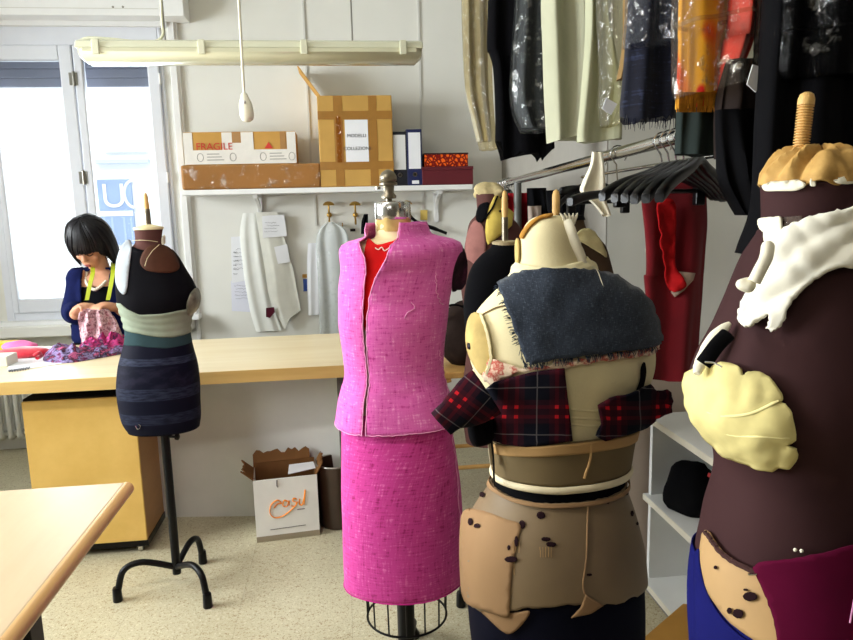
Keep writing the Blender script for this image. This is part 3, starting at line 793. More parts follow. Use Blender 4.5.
# hair: a rounded bob with fringe, open at the face
hb = MB(); n = 40
hn = []
for i in range(1, 19):
    t = PI*.70*i/18; ring = []
    for k in range(n):
        a = 2*PI*k/n; f_ = math.sin(a); x_ = math.cos(a)
        tt = t
        if f_ > 0.35: tt = min(t, PI*(.70-.20*min(1, (f_-.35)/.4)))
        rx, ry, rz = .098, .112, .130
        q = Vector((rx*math.sin(tt)*x_, ry*math.sin(tt)*f_, rz*math.cos(tt)))
        q *= 1+.05*noise.noise((x_*3, f_*3, tt*1.4))+.02*noise.noise((a*9, tt, 3))
        drop = max(0, t-PI*.45)*.085
        if f_ <= .35: q += Vector((x_*.02*(t/PI), 0, -drop))
        ring.append(hc+RH @ (q+Vector((0, -.006, .012))))
    hn.append(ring)
top_ = hc+RH @ Vector((0, -.006, .144))
hb.v = [top_]; hb.f = []
for r in hn: hb.v += r
for k in range(n): hb.f.append((0, 1+k, 1+(k+1) % n))
for i in range(len(hn)-1):
    for k in range(n): hb.f.append((1+i*n+k, 1+(i+1)*n+k, 1+(i+1)*n+(k+1) % n, 1+i*n+(k+1) % n))
# fine strands laid over the cap so the outline breaks up like hair
rs = random.Random(3)
for k in range(190):
    a = rs.uniform(0, 2*PI); f_ = math.sin(a); x_ = math.cos(a)
    tend = PI*.70 if f_ <= .35 else PI*(.70-.20*min(1, (f_-.35)/.4))
    pts = []
    for i in range(9):
        t = .12+(tend-.12)*i/8*rs.uniform(.99, 1.01); q = Vector((.100*math.sin(t)*math.cos(a+.05*math.sin(i)), .114*math.sin(t)*f_, .132*math.cos(t)))
        q *= 1+.05*noise.noise((x_*3, f_*3, t*1.4))
        drop = max(0, t-PI*.45)*(.085 if f_ <= .35 else .02)*rs.uniform(.9, 1.25)
        q += Vector((x_*.02*(t/PI) if f_ <= .35 else 0, 0, -drop))
        pts.append(hc+RH @ (q+Vector((0, -.006, .012))))
    hb.tube(pts, [.003, .005, .006, .0065, .0065, .0065, .006, .0045, .0015], 6)
hb.obj('hair', HAIR, wo, smooth=True)
# clothes
g = MB(); g.loft(torso(.012, .78))
for sh, el, wr in ((sL, eL, wL), (sR, eR, eR.lerp(wRr, .35))):
    p_, r_ = arm(sh, el, wr, .014); g.tube(p_[:-1], r_[:-1], 16); g.ball(sh, .072, 14)
cm = remesh(g, .009, 3)
# open front: drop the faces in front of the chest, add a solid edge
mx = (sL.x+sR.x)/2
def infront(p): 
    lo, hi = WP(88, 300).x, WP(117, 300).x
    return p.y < WY-.035 and lo < p.x < hi and .8 < p.z < sL.z+.06 and abs(p.y-WY) < .16
keep = [f for f in cm.f if not all(infront(cm.v[i]) for i in f) and not all(cm.v[i].z > sL.z+.055 for i in f)]
cm.f = keep
used = sorted({i for f in keep for i in f}); mp_ = {v: i for i, v in enumerate(used)}
cm.v = [cm.v[i] for i in used]; cm.f = [tuple(mp_[i] for i in f) for f in cm.f]
cm.obj('cardigan', CARDI, wo, smooth=True, solid=.006, off=1, recalc=False)
g = MB(); rg = torso(.005, .78); g.loft([r for r in rg if r[0].z < sL.z-.01]); g.obj('top', TOP, wo, smooth=True)
nb_ = MB(); cc = Vector((nk.x-.004, WY-.075, nk.z-.045))
pts = curve([cc+Vector((-.058, .06, .05)), cc+Vector((-.045, .0, .0)), cc+Vector((0, -.028, -.034)), cc+Vector((.045, .0, .0)), cc+Vector((.058, .06, .05))], 26)
for q in pts: nb_.ball(q, .0088, 8)
nb_.obj('necklace', PEARL, wo, smooth=True)
for px_ in ([(92, 262, .02), (93, 272, -.085), (90, 285, -.125), (87, 300, -.135)], [(113, 262, .02), (113, 272, -.085), (111, 285, -.125), (108, 300, -.135)]):
    pts = curve([WP(x, y, WY+dy-.012) for x, y, dy in px_], 16); mb = MB(); vs_ = []
    for q in pts: vs_ += [q+Vector((-.010, -.003, 0)), q+Vector((.010, -.003, 0)), q+Vector((.010, .0, 0)), q+Vector((-.010, .0, 0))]
    mb.loft([vs_[i*4:i*4+4] for i in range(len(pts))]); lab(mb.obj('tape_measure', TAPE, wo), 'green tape measure hanging round the neck')
for s_ in (-1, 1):
    hx = hips.x+.085*s_
    MB().tube(curve([(hx, WY+.02, .86), (hx, WY+.015, .5), (hx, WY+.02, .09)], 12), [.112-.045*i/11 for i in range(12)], 16).obj('trouser_leg', TOP, wo, smooth=True)
    MB().ball((hx, WY-.035, .037), (.047, .122, .037), 14).obj('shoe', BLACKP, wo, smooth=True)

# ------------------------------------------------------------------ wall shelf and what stands on it
SY0, SY1 = 4.12, YW
def S_(x, y): return P(x, y, SY0)
shx0, shx1 = S_(181, 190).x-.0, S_(473, 188).x
stz = (S_(230, 189.3).z+S_(400, 185.6).z)/2
SH = thing('wall_shelf', ((shx0+shx1)/2, (SY0+SY1)/2, stz-.2), 'long white wall shelf on brackets holding boxes and folders', 'shelf')
MB().bx(shx0, shx1, SY0, SY1-.001, stz-.03, stz).obj('board', WHITE, SH, bevel=.004)
for x in (258, 438):
    X = P(x, 205, 4.3).x; b = MB()
    b.bx(X-.014, X+.014, YW-.02, YW-.001, stz-.22, stz-.03); b.bx(X-.014, X+.014, SY0+.05, YW-.02, stz-.046, stz-.03)
    b.loft([[Vector((X+sx, q.y, q.z+dz)) for sx, dz in ((-.01, -.008), (.01, -.008), (.01, .008), (-.01, .008))] for q in curve([(X, SY0+.07, stz-.045), (X, YW-.09, stz-.075), (X, YW-.03, stz-.13), (X, YW-.012, stz-.215)], 14)])
    b.obj('bracket', WHITE, SH, bevel=.002)
def shelf_box(x0, x1, y0, y1, dep, yoff=0.):
    a, c = P(x0, y1, SY0+yoff), P(x1, y0, SY0+yoff); return a.x, c.x, SY0+yoff, SY0+yoff+dep, a.z, c.z
def boxT(name, x0, x1, Y0, Y1, z0, z1, m, label):
    return thing(name, ((x0+x1)/2, (Y0+Y1)/2, z0), label, 'box')
# flat brown box wrapped in film
X0, X1, Y0, Y1, z0, z1 = shelf_box(182, 320, 163, 189.5, .24)
z0 = stz
o = boxT('cardboard_box', X0, X1, Y0, Y1, z0, z1, None, 'long flat brown box in plastic wrap, lowest at the left of the wall shelf')
CB = M('brown_carton', (166, 118, 62), .55, var=.05, vs=5)
MB().bx(X0, X1, Y0, Y1, z0+.001, z1).obj('carton', CB, o, bevel=.012)
mb = MB(); nx, nz = 60, 12
g_ = [[Vector((X0+.004+(X1-X0-.008)*i/nx, Y0-.003-.006*abs(noise.noise((i*.21, j*.5, 3))), z0+.004+(z1-z0-.01)*j/nz)) for i in range(nx+1)] for j in range(nz+1)]
mb.loft(g_, cap=False, closed=False); mb.obj('plastic_wrap', plastic('wrap_film', (245, 240, 230), .30, .01, 13), o, smooth=True)
zlow = z1
# upper white-and-brown carton
X0, X1, Y0, Y1, z0, z1 = shelf_box(185, 295, 131, 163.5, .2, .015)
z0 = zlow+.0
o = boxT('cardboard_box', X0, X1, Y0, Y1, z0, z1, None, 'carton taped in white, stacked on the long flat brown box')
WT = M('white_tape', (222, 218, 210), .4, var=.03, spec=.5)
MB().bx(X0, X1, Y0, Y1, z0+.001, z1).obj('carton', CARD, o, bevel=.004)
w_, h_ = X1-X0, z1-z0
def stick(parent, name, m, ax, bx_, az_, bz_, dy=.003):
    return MB().bx(X0+w_*ax, X0+w_*bx_, Y0-dy, Y0-.0002, z0+h_*az_, z0+h_*bz_).obj(name, m, parent)
stick(o, 'white_tape', WT, .0, 1., .02, .45); stick(o, 'white_tape', WT, 0., .08, .45, .98); stick(o, 'white_tape', WT, .34, .62, .45, .98); stick(o, 'white_tape', WT, .92, 1., .45, .98)
stick(o, 'brown_tape', CARDT, .86, .91, .45, .98, .0035); stick(o, 'brown_tape', CARDT, .43, .51, .66, 1.0, .0035)
REDP = M('red_print', (196, 52, 40), .6, var=0)
t = text_geo('FRAGILE', h_*.30, (X0+w_*.27, Y0-.0045, z0+h_*.55), (1, 0, 0), (0, 0, 1)); t.obj('lettering', REDP, o)
MB().prism([(-.024, 0), (.024, 0), (0, .036)], (X0+w_*.755, Y0-.001, z0+h_*.48), (1, 0, 0), (0, 0, 1), .003).obj('warning_triangle', REDP, o)
GR = M('grey_print', (120, 116, 112), .7, var=0)
for cx_ in (.14, .43, .70, .96):
    pts = [(X0+w_*cx_+.017*math.cos(2*PI*k/24), Y0-.0042, z0+h_*.23+.022*math.sin(2*PI*k/24)) for k in range(25)]
    MB().tube(pts, .0012, 5).obj('stamp', GR, o)
for cx_ in (.28, .84):
    for k in range(3): MB().bx(X0+w_*(cx_-.08), X0+w_*(cx_+.07-.02*k), Y0-.0042, Y0-.003, z0+h_*(.14+.09*k), z0+h_*(.16+.09*k)).obj('print_line', GR, o)
# tall box
X0, X1, Y0, Y1, z0, z1 = shelf_box(321, 391.5, 95, 187, .26, .005)
z0 = stz; o = boxT('cardboard_box', X0, X1, Y0, Y1, z0, z1, None, 'tall taped brown box with white label and one flap open on the wall shelf')
CARD2 = M('cardboard_ochre', (192, 150, 76), .65, var=.04, vs=5)
MB().bx(X0, X1, Y0, Y1, z0+.001, z1).obj('carton', CARD2, o, bevel=.006)
w_, h_ = X1-X0, z1-z0
for ax in ((.21, .33), (.68, .79)): stick(o, 'packing_tape', CARDT, ax[0], ax[1], .01, .995, .0015)
for az in ((.19, .28), (.74, .83)): stick(o, 'packing_tape', CARDT, 0., 1., az[0], az[1], .0025)
pl = stick(o, 'label_sheet', PAPER, .355, .665, .275, .735, .0035)
lc = X0+w_*.51
INK2 = M('label_ink', (70, 72, 80), .8, var=0)
text_geo('MODELLI', .027, (lc, Y0-.004, z0+h_*.56), (1, 0, 0), (0, 0, 1)).obj('lettering', INK2, pl)
text_geo('COLLEZIONI', .027, (lc, Y0-.004, z0+h_*.42), (1, 0, 0), (0, 0, 1)).obj('lettering', INK2, pl)
mb = MB(); xx = X0+w_*.27
g_ = [[Vector((xx-.014+.028*i/5, Y0-.003-.010*abs(noise.noise((i*.9, j*.6, 8))), z0+h_*.27+h_*.5*j/30)) for i in range(6)] for j in range(31)]
mb.loft(g_, cap=False, closed=False); mb.obj('loose_tape_film', plastic('tape_film', (230, 200, 140), .3, .02, 40), o)
fa, fb = P(297, 66, SY0+.03), P(318, 101, SY0+.03)
mb = MB(); tt = Vector((.004, 0, .003)); q = [Vector((fb.x+.01, Y0+.01, z1)), Vector((fb.x+.01, Y1-.01, z1)), Vector((fa.x, Y1-.01, fa.z)), Vector((fa.x, Y0+.01, fa.z))]
mb.add(q+[v+tt for v in q], [(0, 1, 2, 3), (7, 6, 5, 4), (0, 4, 5, 1), (1, 5, 6, 2), (2, 6, 7, 3), (3, 7, 4, 0)]); mb.obj('open_flap', CARD, o)
# binders
NAVY = M('binder_navy', (26, 34, 78), .45, var=.02); BLK2 = M('binder_black', (22, 24, 32), .5, var=.02)
for (x0, x1, y0, y1, m_, l_, lw) in [(392.5, 406.5, 131.5, 183.5, BLK2, 'dark lever-arch folder with tall pale spine label, next to the tall box', 0), (407.5, 421.5, 129, 182.5, NAVY, 'navy lever-arch folder with white spine label and ring hole', 1)]:
    X0, X1, Y0, Y1, z0, z1 = shelf_box(x0, x1, y0, y1, .26, .02); z0 = stz
    o = thing('lever_arch_folder', ((X0+X1)/2, Y0+.13, z0), l_, 'folder', 'folders on the wall shelf')
    MB().bx(X0, X1, Y0, Y1, z0+.001, z1).obj('cover', m_, o, bevel=.003)
    w_, h_ = X1-X0, z1-z0; stick(o, 'spine_label', PAPER if lw else M('grey_label', (214, 214, 212), .7, var=0), .12, .9, .30, .94, .002)
    c = Vector(((X0+X1)/2, Y0-.0005, z0+h_*.2)); MB().lathe(c, [(.013, 0), (.013, .003), (.008, .003), (.008, 0)], 20, Vector((0, -1, 0))).obj('ring_hole', STEEL, o)
    if lw: stick(o, 'small_label', PAPER, .3, .75, .03, .09, .002)
# red boxes
X0, X1, Y0, Y1, z0, z1 = shelf_box(422.5, 473, 166, 182.5, .2, .01); z0 = stz
DRED = M('dark_red_box', (92, 24, 34), .5, var=.03)
o = boxT('gift_box', X0, X1, Y0, Y1, z0, z1, None, 'plain dark red box on the right end of the wall shelf')
MB().bx(X0, X1, Y0, Y1, z0+.001, z1-.02).obj('base', DRED, o, bevel=.002); MB().bx(X0-.002, X1+.002, Y0-.002, Y1+.002, z1-.0195, z1).obj('lid', DRED, o, bevel=.002)
zt_ = z1
X0, X1, Y0, Y1, z0, z1 = shelf_box(424.5, 468, 152.5, 166.5, .17, .03); z0 = zt_
def checker_mat():
    t = NT('orange_pattern'); v = t.coords('Object', (1, 1, 1)); vo = t.node('ShaderNodeTexVoronoi', feature='DISTANCE_TO_EDGE'); vo.inputs['Scale'].default_value = 46
    t.link(v, vo.inputs['Vector']); t.link(t.ramp(vo.outputs['Distance'], [(.12, lin((120, 26, 22))), (.2, lin((240, 104, 30)))]), t.b.inputs['Base Color']); t.b.inputs['Roughness'].default_value = .5; return t.m
o = boxT('gift_box', X0, X1, Y0, Y1, z0, z1, None, 'orange patterned box on top of the plain dark red box')
MB().bx(X0, X1, Y0, Y1, z0+.001, z1-.008).obj('base', checker_mat(), o, bevel=.003); MB().bx(X0-.002, X1+.002, Y0-.002, Y1+.002, z1-.0075, z1).obj('lid', M('dark_lid', (50, 20, 24), .5, var=0), o, bevel=.002)

# ------------------------------------------------------------------ hooks, papers and patterns on the wall
def hook(x, y, label, size=1.):
    q = W(x, y); o = thing('coat_hook', (q.x, YW-.02, q.z-.07), label, 'hook', 'brass hooks under the shelf')
    MB().lathe((q.x, YW-.001, q.z-.03), [(.014, 0), (.016, .003), (.012, .008), (.006, .010)], 16, Vector((0, -1, 0))).obj('back_plate', BRASS, o, smooth=True)
    b = MB().tube(curve([(q.x, YW-.01, q.z-.03), (q.x, YW-.05, q.z-.02), (q.x, YW-.06, q.z+.02), (q.x, YW-.055, q.z+.045)], 14), .006, 10)
    b.lathe((q.x, YW-.055, q.z+.038), [(.036, -.010), (.033, 0), (.022, .010), (.008, .015)], 18); b.obj('arm', BRASS, o, smooth=True)
    MB().tube(curve([(q.x, YW-.012, q.z-.035), (q.x, YW-.03, q.z-.075), (q.x, YW-.06, q.z-.085), (q.x, YW-.07, q.z-.06)], 14), .006, 10).obj('lower_hook', BRASS, o, smooth=True)
    return q
h1 = hook(329, 210, 'brass hook holding the milky plastic garment cover')
h2 = hook(355, 210, 'brass hook just left of the steel finial of the pink suit')
h3 = hook(406, 209, 'brass hook just right of the steel finial of the pink suit')
def sheet_on_wall(name, poly, Y, m, label, cat, curl=.0, group=None, th=.0012, seed=0):
    pts = [P(x, y, Y) for x, y in poly]; mb = MB(); n = len(pts)
    mb.prism([(p.x, p.z) for p in pts], (0, Y, 0), (1, 0, 0), (0, 0, 1), th)
    o = mb.obj(name, m); return tag(o, label, cat, group)
def ruled(parent, poly, Y, k, m=INK, seed=1, heavy=False):
    rnd = random.Random(seed); (xa, ya), (xb, yb) = poly
    for i in range(k):
        y = ya+(yb-ya)*(i+.5)/k; x0 = xa+(xb-xa)*rnd.uniform(0, .15); x1 = xa+(xb-xa)*rnd.uniform(.55, 1)
        a, c = P(x0, y, Y-.0015), P(x1, y, Y-.0015); pts = [a.lerp(c, j/14)+Vector((0, 0, .004*rnd.uniform(-1, 1))) for j in range(15)]
        MB().tube(pts, .0016 if heavy else .0009, 4).obj('handwriting', m, parent)
def bag(name, rows, Y, thick, m, label, cat, fold=.012, kf=7, seed=0, top=None, parent=None, hem=None, group=None, N=72, M_=36, shoulder=None, rag=0.):
    """hanging cloth or film: flattened closed tube with soft vertical folds, from silhouette rows (y, xl, xr)"""
    rg = []
    Yf = Y if callable(Y) else (lambda t: Y)
    rr = [(P(xl, y, Yf(0)).x, P(xr, y, Yf(0)).x, P((xl+xr)/2, y, Yf(0)).z) for y, xl, xr in rows]
    if top is not None:
        a = rr[0]; c = (a[0]+a[1])/2; w_ = a[1]-a[0]
        if top > a[2]+.03: rr = [(c-.03, c+.03, top+.0), (a[0]+.12*w_, a[1]-.12*w_, top-.05), (a[0]+.02*w_, a[1]-.02*w_, max(a[2]+.02, top-.10))]+rr
    hz = None
    if hem: hz = sorted([(P(x, y, Yf(1)).x, P(x, y, Yf(1)).z) for x, y in hem])
    zt_, zb_ = rr[0][2], rr[-1][2]
    for i in range(M_):
        t = i/(M_-1); xl, xr, z = crom(rr, t); r = []
        for k in range(N):
            a = 2*PI*k/N; u = math.cos(a); sg = math.sin(a); e = abs(u)**.8*math.copysign(1, u)
            x = (xl+xr)/2+(xr-xl)/2*e
            gr = min(1, t*2.2+.15)
            y = Yf(t)+thick*math.copysign(abs(sg)**.7, sg)*(.6+.4*gr)+fold*gr*(math.sin(u*kf+seed+.6*t)+.6*noise.noise((u*3+seed, t*2.2, seed*1.7)))
            zz = z
            if hz: 
                zh = lerp_tab(hz, x); f_ = max(0, (zt_-z)/(zt_-zb_)); zz = z+(zh-zb_)*f_**2
            if rag: zz += rag*t**6*noise.noise((u*22, seed, sg))
            r.append(Vector((x, y, zz)))
        rg.append(r)
    mb = MB().loft(rg)
    o = mb.obj(name, m, parent, smooth=True)
    if parent is None: tag(o, label, cat, group)
    return o
s1 = sheet_on_wall('note_sheet', [(231, 237), (250, 235.5), (254.5, 279), (232, 283)], YW-.0032, PAPER, 'handwritten white note sheet, uppermost of the papers left of the shelf bracket', 'paper')
ruled(s1, ((233, 247), (251, 270)), YW-.0048, 6, seed=2); ruled(s1, ((233, 250), (239, 276)), YW-.0048, 6, seed=9)
s2 = sheet_on_wall('note_sheet', [(231, 281), (259, 276), (259.5, 312.5), (232, 311)], YW-.0005, M('paper_lilac', (222, 224, 236), .8, var=.01), 'lilac tinted white sheet hanging below the handwritten note', 'paper')
ruled(s2, ((233, 284), (256, 300)), YW-.002, 5, seed=4)
VEL = M('pattern_paper', (228, 230, 224), .8, var=.015)
bag('hanging_paper_pattern', [(213, 243, 258), (235, 240, 262), (275, 244, 268), (310, 250, 275), (331, 256, 282)], YW-.014, .006, VEL, 'wide white paper pattern hanging behind the narrow roll', 'pattern', fold=.004, seed=2)
bag('hanging_paper_pattern', [(212, 256, 277), (240, 260, 285), (270, 265, 293), (300, 270, 298), (326, 284, 302)], YW-.038, .006, M('pattern_paper_grey', (216, 216, 206), .7, var=.03), 'greyish paper pattern with printed slips hanging from the shelf bracket', 'pattern', fold=.006, kf=4, seed=5, hem=[(270, 323), (285, 329), (290, 318), (302, 309)])
for poly, l_, n_ in ([(262, 216), (284, 214.5), (287, 236), (263, 238)], 'printed slip at the top of the greyish paper pattern', 1), ([(274, 247), (287, 244), (290, 262), (278, 264)], 'small blank slip halfway down the greyish paper pattern', 2):
    s_ = sheet_on_wall('hanging_paper_slip', poly, YW-.052, PAPER, l_, 'paper')
    if n_ == 1: ruled(s_, ((264, 221), (283, 233)), YW-.054, 4, seed=7)
sheet_on_wall('hanging_fabric_swatch', [(266, 308), (274, 307), (275, 312), (270, 318), (266, 317)], YW-.054, M('wine_cloth', (84, 30, 44), .9, var=.05), 'small wine red fabric swatch pinned among the paper patterns', 'swatch')
tg = sheet_on_wall('wall_tag', [(303, 279), (307.5, 279), (308, 291), (303.5, 291.5)], YW-.01, M('blue_tag', (44, 74, 150), .6, var=0), 'small blue tag on the wall between the hanging patterns', 'tag')
a = W(305, 276); MB().bx(a.x-.016, a.x+.016, YW-.012, YW-.0, a.z-.01, a.z+.012).obj('brass_clip', BRASS, tg)
bag('hanging_paper_pattern', [(243, 308, 321), (270, 307, 322), (315, 308, 322)], YW-.02, .003, PAPER, 'white paper strip hanging left of the milky pattern on the brass hook', 'pattern', fold=.002, seed=1)
bag('hanging_garment_cover', [(222, 327, 334), (230, 319, 345), (245, 316, 350), (280, 318, 356), (333, 320, 362)], YW-.07, .018, plastic('milky_film', (228, 232, 232), .10, .55, 18), 'milky plastic garment cover hanging from a brass hook left of the pink suit', 'cover', fold=.008, seed=4)
a = W(342.5, 226); MB().tube([(a.x, YW, a.z), (a.x, YW-.03, a.z), (a.x, YW-.03, a.z+.02)], .004, 8).obj('wall_pin', BRASS); tag(bpy.data.objects['wall_pin'], 'small brass pin hook on the wall left of the pink collar', 'hook')
a = W(353, 230); tag(MB().bx(a.x-.018, a.x+.014, YW-.02, YW-.0, a.z-.008, a.z+.008).obj('hanging_clip', BLACKP), 'small black clip on the wall left of the pink collar', 'clip')
a = W(368, 222); tag(bag('hanging_cloth_strip', [(214, 364, 368), (222, 361.5, 368), (234, 361, 366)], YW-.05, .008, M('black_strip', (18, 18, 22), .9, var=0), '', ''), 'narrow black cloth strip hanging on the hook left of the steel finial', 'cloth')
# black hanger with white tag right of the finial
hq = W(410, 222)
hg = thing('coat_hanger', (hq.x, YW-.07, hq.z-.1), 'black plastic hanger on the wall hook right of the pink collar', 'hanger')
MB().tube(curve([W(407, 213)+Vector((0, -.06, 0)), W(412, 219)+Vector((0, -.07, 0)), W(420, 224)+Vector((0, -.07, 0)), W(432, 228)+Vector((0, -.07, 0)), W(445, 233)+Vector((0, -.07, 0))], 20), [.012]*8+[.016]*8+[.012]*4, 10, flat=.6).obj('shoulder_arm', BLACKP, hg, smooth=True)
MB().lathe(W(408, 216)+Vector((0, -.065, -.03)), [(.012, 0), (.018, .015), (.012, .05)], 12).obj('clip', BLACKP, hg, smooth=True)
b = MB(); q = [W(419, 226), W(430, 228), W(430, 238), W(418, 235)]; b.prism([(p.x, p.z) for p in q], (0, YW-.05, 0), (1, 0, 0), (0, 0, 1), .002); tag(b.obj('hanging_paper_tag', PAPER), 'white paper tag behind the black hanger right of the pink collar', 'tag')
b = MB(); q = [W(420, 210), W(427, 210), W(427, 220), W(420, 220)]; b.prism([(p.x, p.z) for p in q], (0, YW-.02, 0), (1, 0, 0), (0, 0, 1), .002); tag(b.obj('yellow_tag', M('yellow_tag_card', (224, 196, 110), .7, var=0)), 'small yellow card on the wall right of the steel finial', 'tag')

# ------------------------------------------------------------------ box and bin on the floor under the table
bA, bB = PZ(257, 543, 0), PZ(320, 535, 0)
WB = M('white_carton', (226, 226, 220), .6, var=.02); BRN = M('carton_inside', (120, 84, 50), .8, var=.06)
u = (bB-bA); u.z = 0; w_ = u.length; u.normalize(); v_ = Vector((-u.y, u.x, 0)); dep = .17
hgt = P(285, 478, (bA.y+bB.y)/2).z
bo = thing('cardboard_box', bA+u*w_/2+v_*dep/2, 'open white carton with orange script, standing on the floor under the table', 'box')
def quadbox(p, a, c, h, z0=0.):
    mb = MB(); q = [p, p+a, p+a+c, p+c]; mb.add([Vector((x.x, x.y, z0)) for x in q]+[Vector((x.x, x.y, z0+h)) for x in q], [(3, 2, 1, 0), (4, 5, 6, 7), (0, 1, 5, 4), (1, 2, 6, 5), (2, 3, 7, 6), (3, 0, 4, 7)]); return mb
t_ = .006
quadbox(bA, u*w_, v_*t_, hgt).obj('front_wall', WB, bo); quadbox(bA+v_*(dep-t_), u*w_, v_*t_, hgt+.02).obj('back_wall', BRN, bo)
for s_ in (0, 1): quadbox(bA+u*(w_-t_)*s_+v_*t_, u*t_, v_*(dep-2*t_), hgt).obj('side_wall', WB if s_ == 0 else BRN, bo)
quadbox(bA+u*t_+v_*t_, u*(w_-2*t_), v_*(dep-2*t_), .01, .002).obj('bottom', BRN, bo)
def flap(p, a, out, jag, m_, name, seed):
    n = 16; rnd = random.Random(seed); lo = [p+a*(i/n) for i in range(n+1)]; hi = [p+a*(i/n)+out*(1+jag*rnd.uniform(-1, .4)) for i in range(n+1)]
    mb = MB(); nn = a.cross(out).normalized()*.004
    mb.loft([[l, h, h+nn, l+nn] for l, h in zip(lo, hi)]); mb.obj(name, m_, bo)
Z = Vector((0, 0, 1))
flap(bA+Z*(hgt+.02)+v_*(dep-.004), u*w_*.93, Z*.045+v_*.03, .35, BRN, 'torn_flap', 1)
flap(bA+Z*hgt+v_*t_, v_*(dep-.02), -u*.045+Z*.04, .3, BRN, 'torn_flap', 2)
flap(bA+Z*hgt+u*w_+v_*.02, v_*(dep-.03), u*.03+Z*.05, .4, BRN, 'torn_flap', 3)
quadbox(bA-v_*.0012, u*w_, v_*.001, .025, .001).obj('base_strip', M('base_strip_card', (150, 140, 118), .8, var=.05), bo)  # duller strip along the bottom of the carton front
fo = bA-v_*.0015
ORG = M('orange_ink', (236, 140, 24), .6, var=0)
FW = lambda a, h: fo+u*(w_*a)+Z*(hgt*h)
def stroke(pts, r, m_, nm='script_letter'): MB().tube(curve([FW(*q) for q in pts], 30), r, 6, flat=.5).obj(nm, m_, bo, smooth=True)
stroke([(.30, .54), (.36, .60), (.42, .60), (.36, .66), (.26, .60), (.23, .47), (.30, .38), (.45, .40), (.62, .52), (.68, .60)], .0042, ORG)
stroke([(.52, .62), (.46, .64), (.44, .56), (.50, .54), (.54, .63), (.54, .55)], .0035, ORG)
stroke([(.66, .64), (.61, .66), (.60, .61), (.65, .59), (.63, .53), (.57, .54)], .0035, ORG)
stroke([(.71, .64), (.70, .56), (.74, .54), (.78, .66), (.80, .78), (.79, .66), (.77, .54)], .0035, ORG)
MB().tube([FW(.66, .47), FW(.78, .47)], .0018, 5).obj('print_line', GR, bo); MB().tube([FW(.22, .19), FW(.78, .20)], .0015, 5).obj('print_line', GR, bo)
MB().tube(curve([FW(.37, .98), FW(.365, .90), FW(.375, .87)], 8), .003, 6).obj('cord_loop', GR, bo)
pp = [bA+u*(w_*a)+v_*(dep*c)+Z*(hgt*h) for a, c, h in ((.55, .3, .98), (1.0, .45, 1.0), (.98, .8, 1.03), (.58, .75, 1.03))]
b = MB(); b.add(pp+[q+Z*.003 for q in pp], [(3, 2, 1, 0), (4, 5, 6, 7), (0, 1, 5, 4), (1, 2, 6, 5), (2, 3, 7, 6), (3, 0, 4, 7)])
for i in range(3): pass
tag(b.obj('paper_sheet', PAPER), 'white papers lying in the open carton under the table', 'paper')
bc = PZ(334, 525, 0); bh = P(332, 463, bc.y).z
bn = thing('waste_bin', (bc.x+.02, bc.y+.06, 0), 'dark brown metal bin behind the white carton', 'bin')
DB = M('bin_brown', (62, 44, 34), .3, var=.05, spec=.6)
MB().lathe((bc.x+.02, bc.y+.02, 0), [(.075, .001), (.08, .01), (.09, bh), (.086, bh), (.076, .015), (.001, .012)], 28).obj('drum', DB, bn, smooth=True)
pts = [(bc.x+.02+.09*math.cos(2*PI*k/32), bc.y+.02+.09*math.sin(2*PI*k/32), bh) for k in range(33)]
MB().tube(pts, .004, 6).obj('rim', STEEL, bn, smooth=True)
# ------------------------------------------------------------------ dress forms
BROWN = M('brown_jersey', (88, 58, 54), .75, var=.05, vs=5, sheen=0)
BROWND = M('dark_brown_jersey', (58, 40, 40), .75, var=.05, vs=5, sheen=0)
CREAM = M('cream_canvas', (226, 214, 172), .85, var=.04, vs=7, bump=.25, bs=180)
CREAMY = M('yellowed_canvas', (192, 168, 108), .85, var=.12, vs=14, bump=.2, bs=160)
PADY = M('yellow_padding', (222, 208, 142), .8, var=.07, vs=9, bump=.2, bs=60)
PADW = M('white_wadding', (236, 230, 208), .85, var=.03, vs=12, bump=.3, bs=80)
NAVYC = M('navy_cloth', (12, 13, 28), .85, var=.06, vs=10)
BLACKC = M('black_cloth', (9, 9, 12), .9, var=.08, vs=8, spec=.12)
PEG = M('pale_turned_wood', (214, 172, 104), .5, var=.05, vs=30)
GREYW = M('worn_metal', (128, 120, 104), .35, .85, var=.1, vs=30)
def stand(o, cx, cy, z1, feet, hubz=.10, r=.017, knob=None):
    b = MB().tube([(cx, cy, hubz-.03), (cx, cy, z1)], r, 16).obj('pole', BLACK, o, smooth=True)
    for f in feet:
        f = Vector(f); d = (f-Vector((cx, cy, 0))); d.z = 0; L = d.length; d.normalize(); c = Vector((cx, cy, 0))
        pts = curve([c+d*.01+Z*hubz, c+d*(L*.55)+Z*(hubz+.045), c+d*(L*.86)+Z*(hubz+.03), c+d*(L*.98)+Z*(hubz*.5), c+d*L+Z*.035], 22)
        lg = MB().tube(pts, .012, 12).obj('leg', BLACK, o, smooth=True)
        MB().lathe(c+d*L, [(.016, .0), (.0175, .003), (.0155, .05), (.013, .055)], 16).obj('rubber_foot', BLACKP, lg, smooth=True)
    if knob: MB().cyl((cx, cy, knob), (cx+.04, cy-.015, knob), .005).lathe(Vector((cx+.04, cy-.015, knob)), [(.006, 0), (.012, .003), (.012, .012), (.006, .016)], 14, Vector((1, -.3, 0))).obj('clamp_knob', BLACKP, o, smooth=True)
def put(mbuv, name, m, parent, solid=.003, rag=None, smooth=True):
    mb, uv = mbuv; return mb.obj(name, m, parent, smooth=smooth, solid=solid, off=1, uvs=uv, recalc=False)

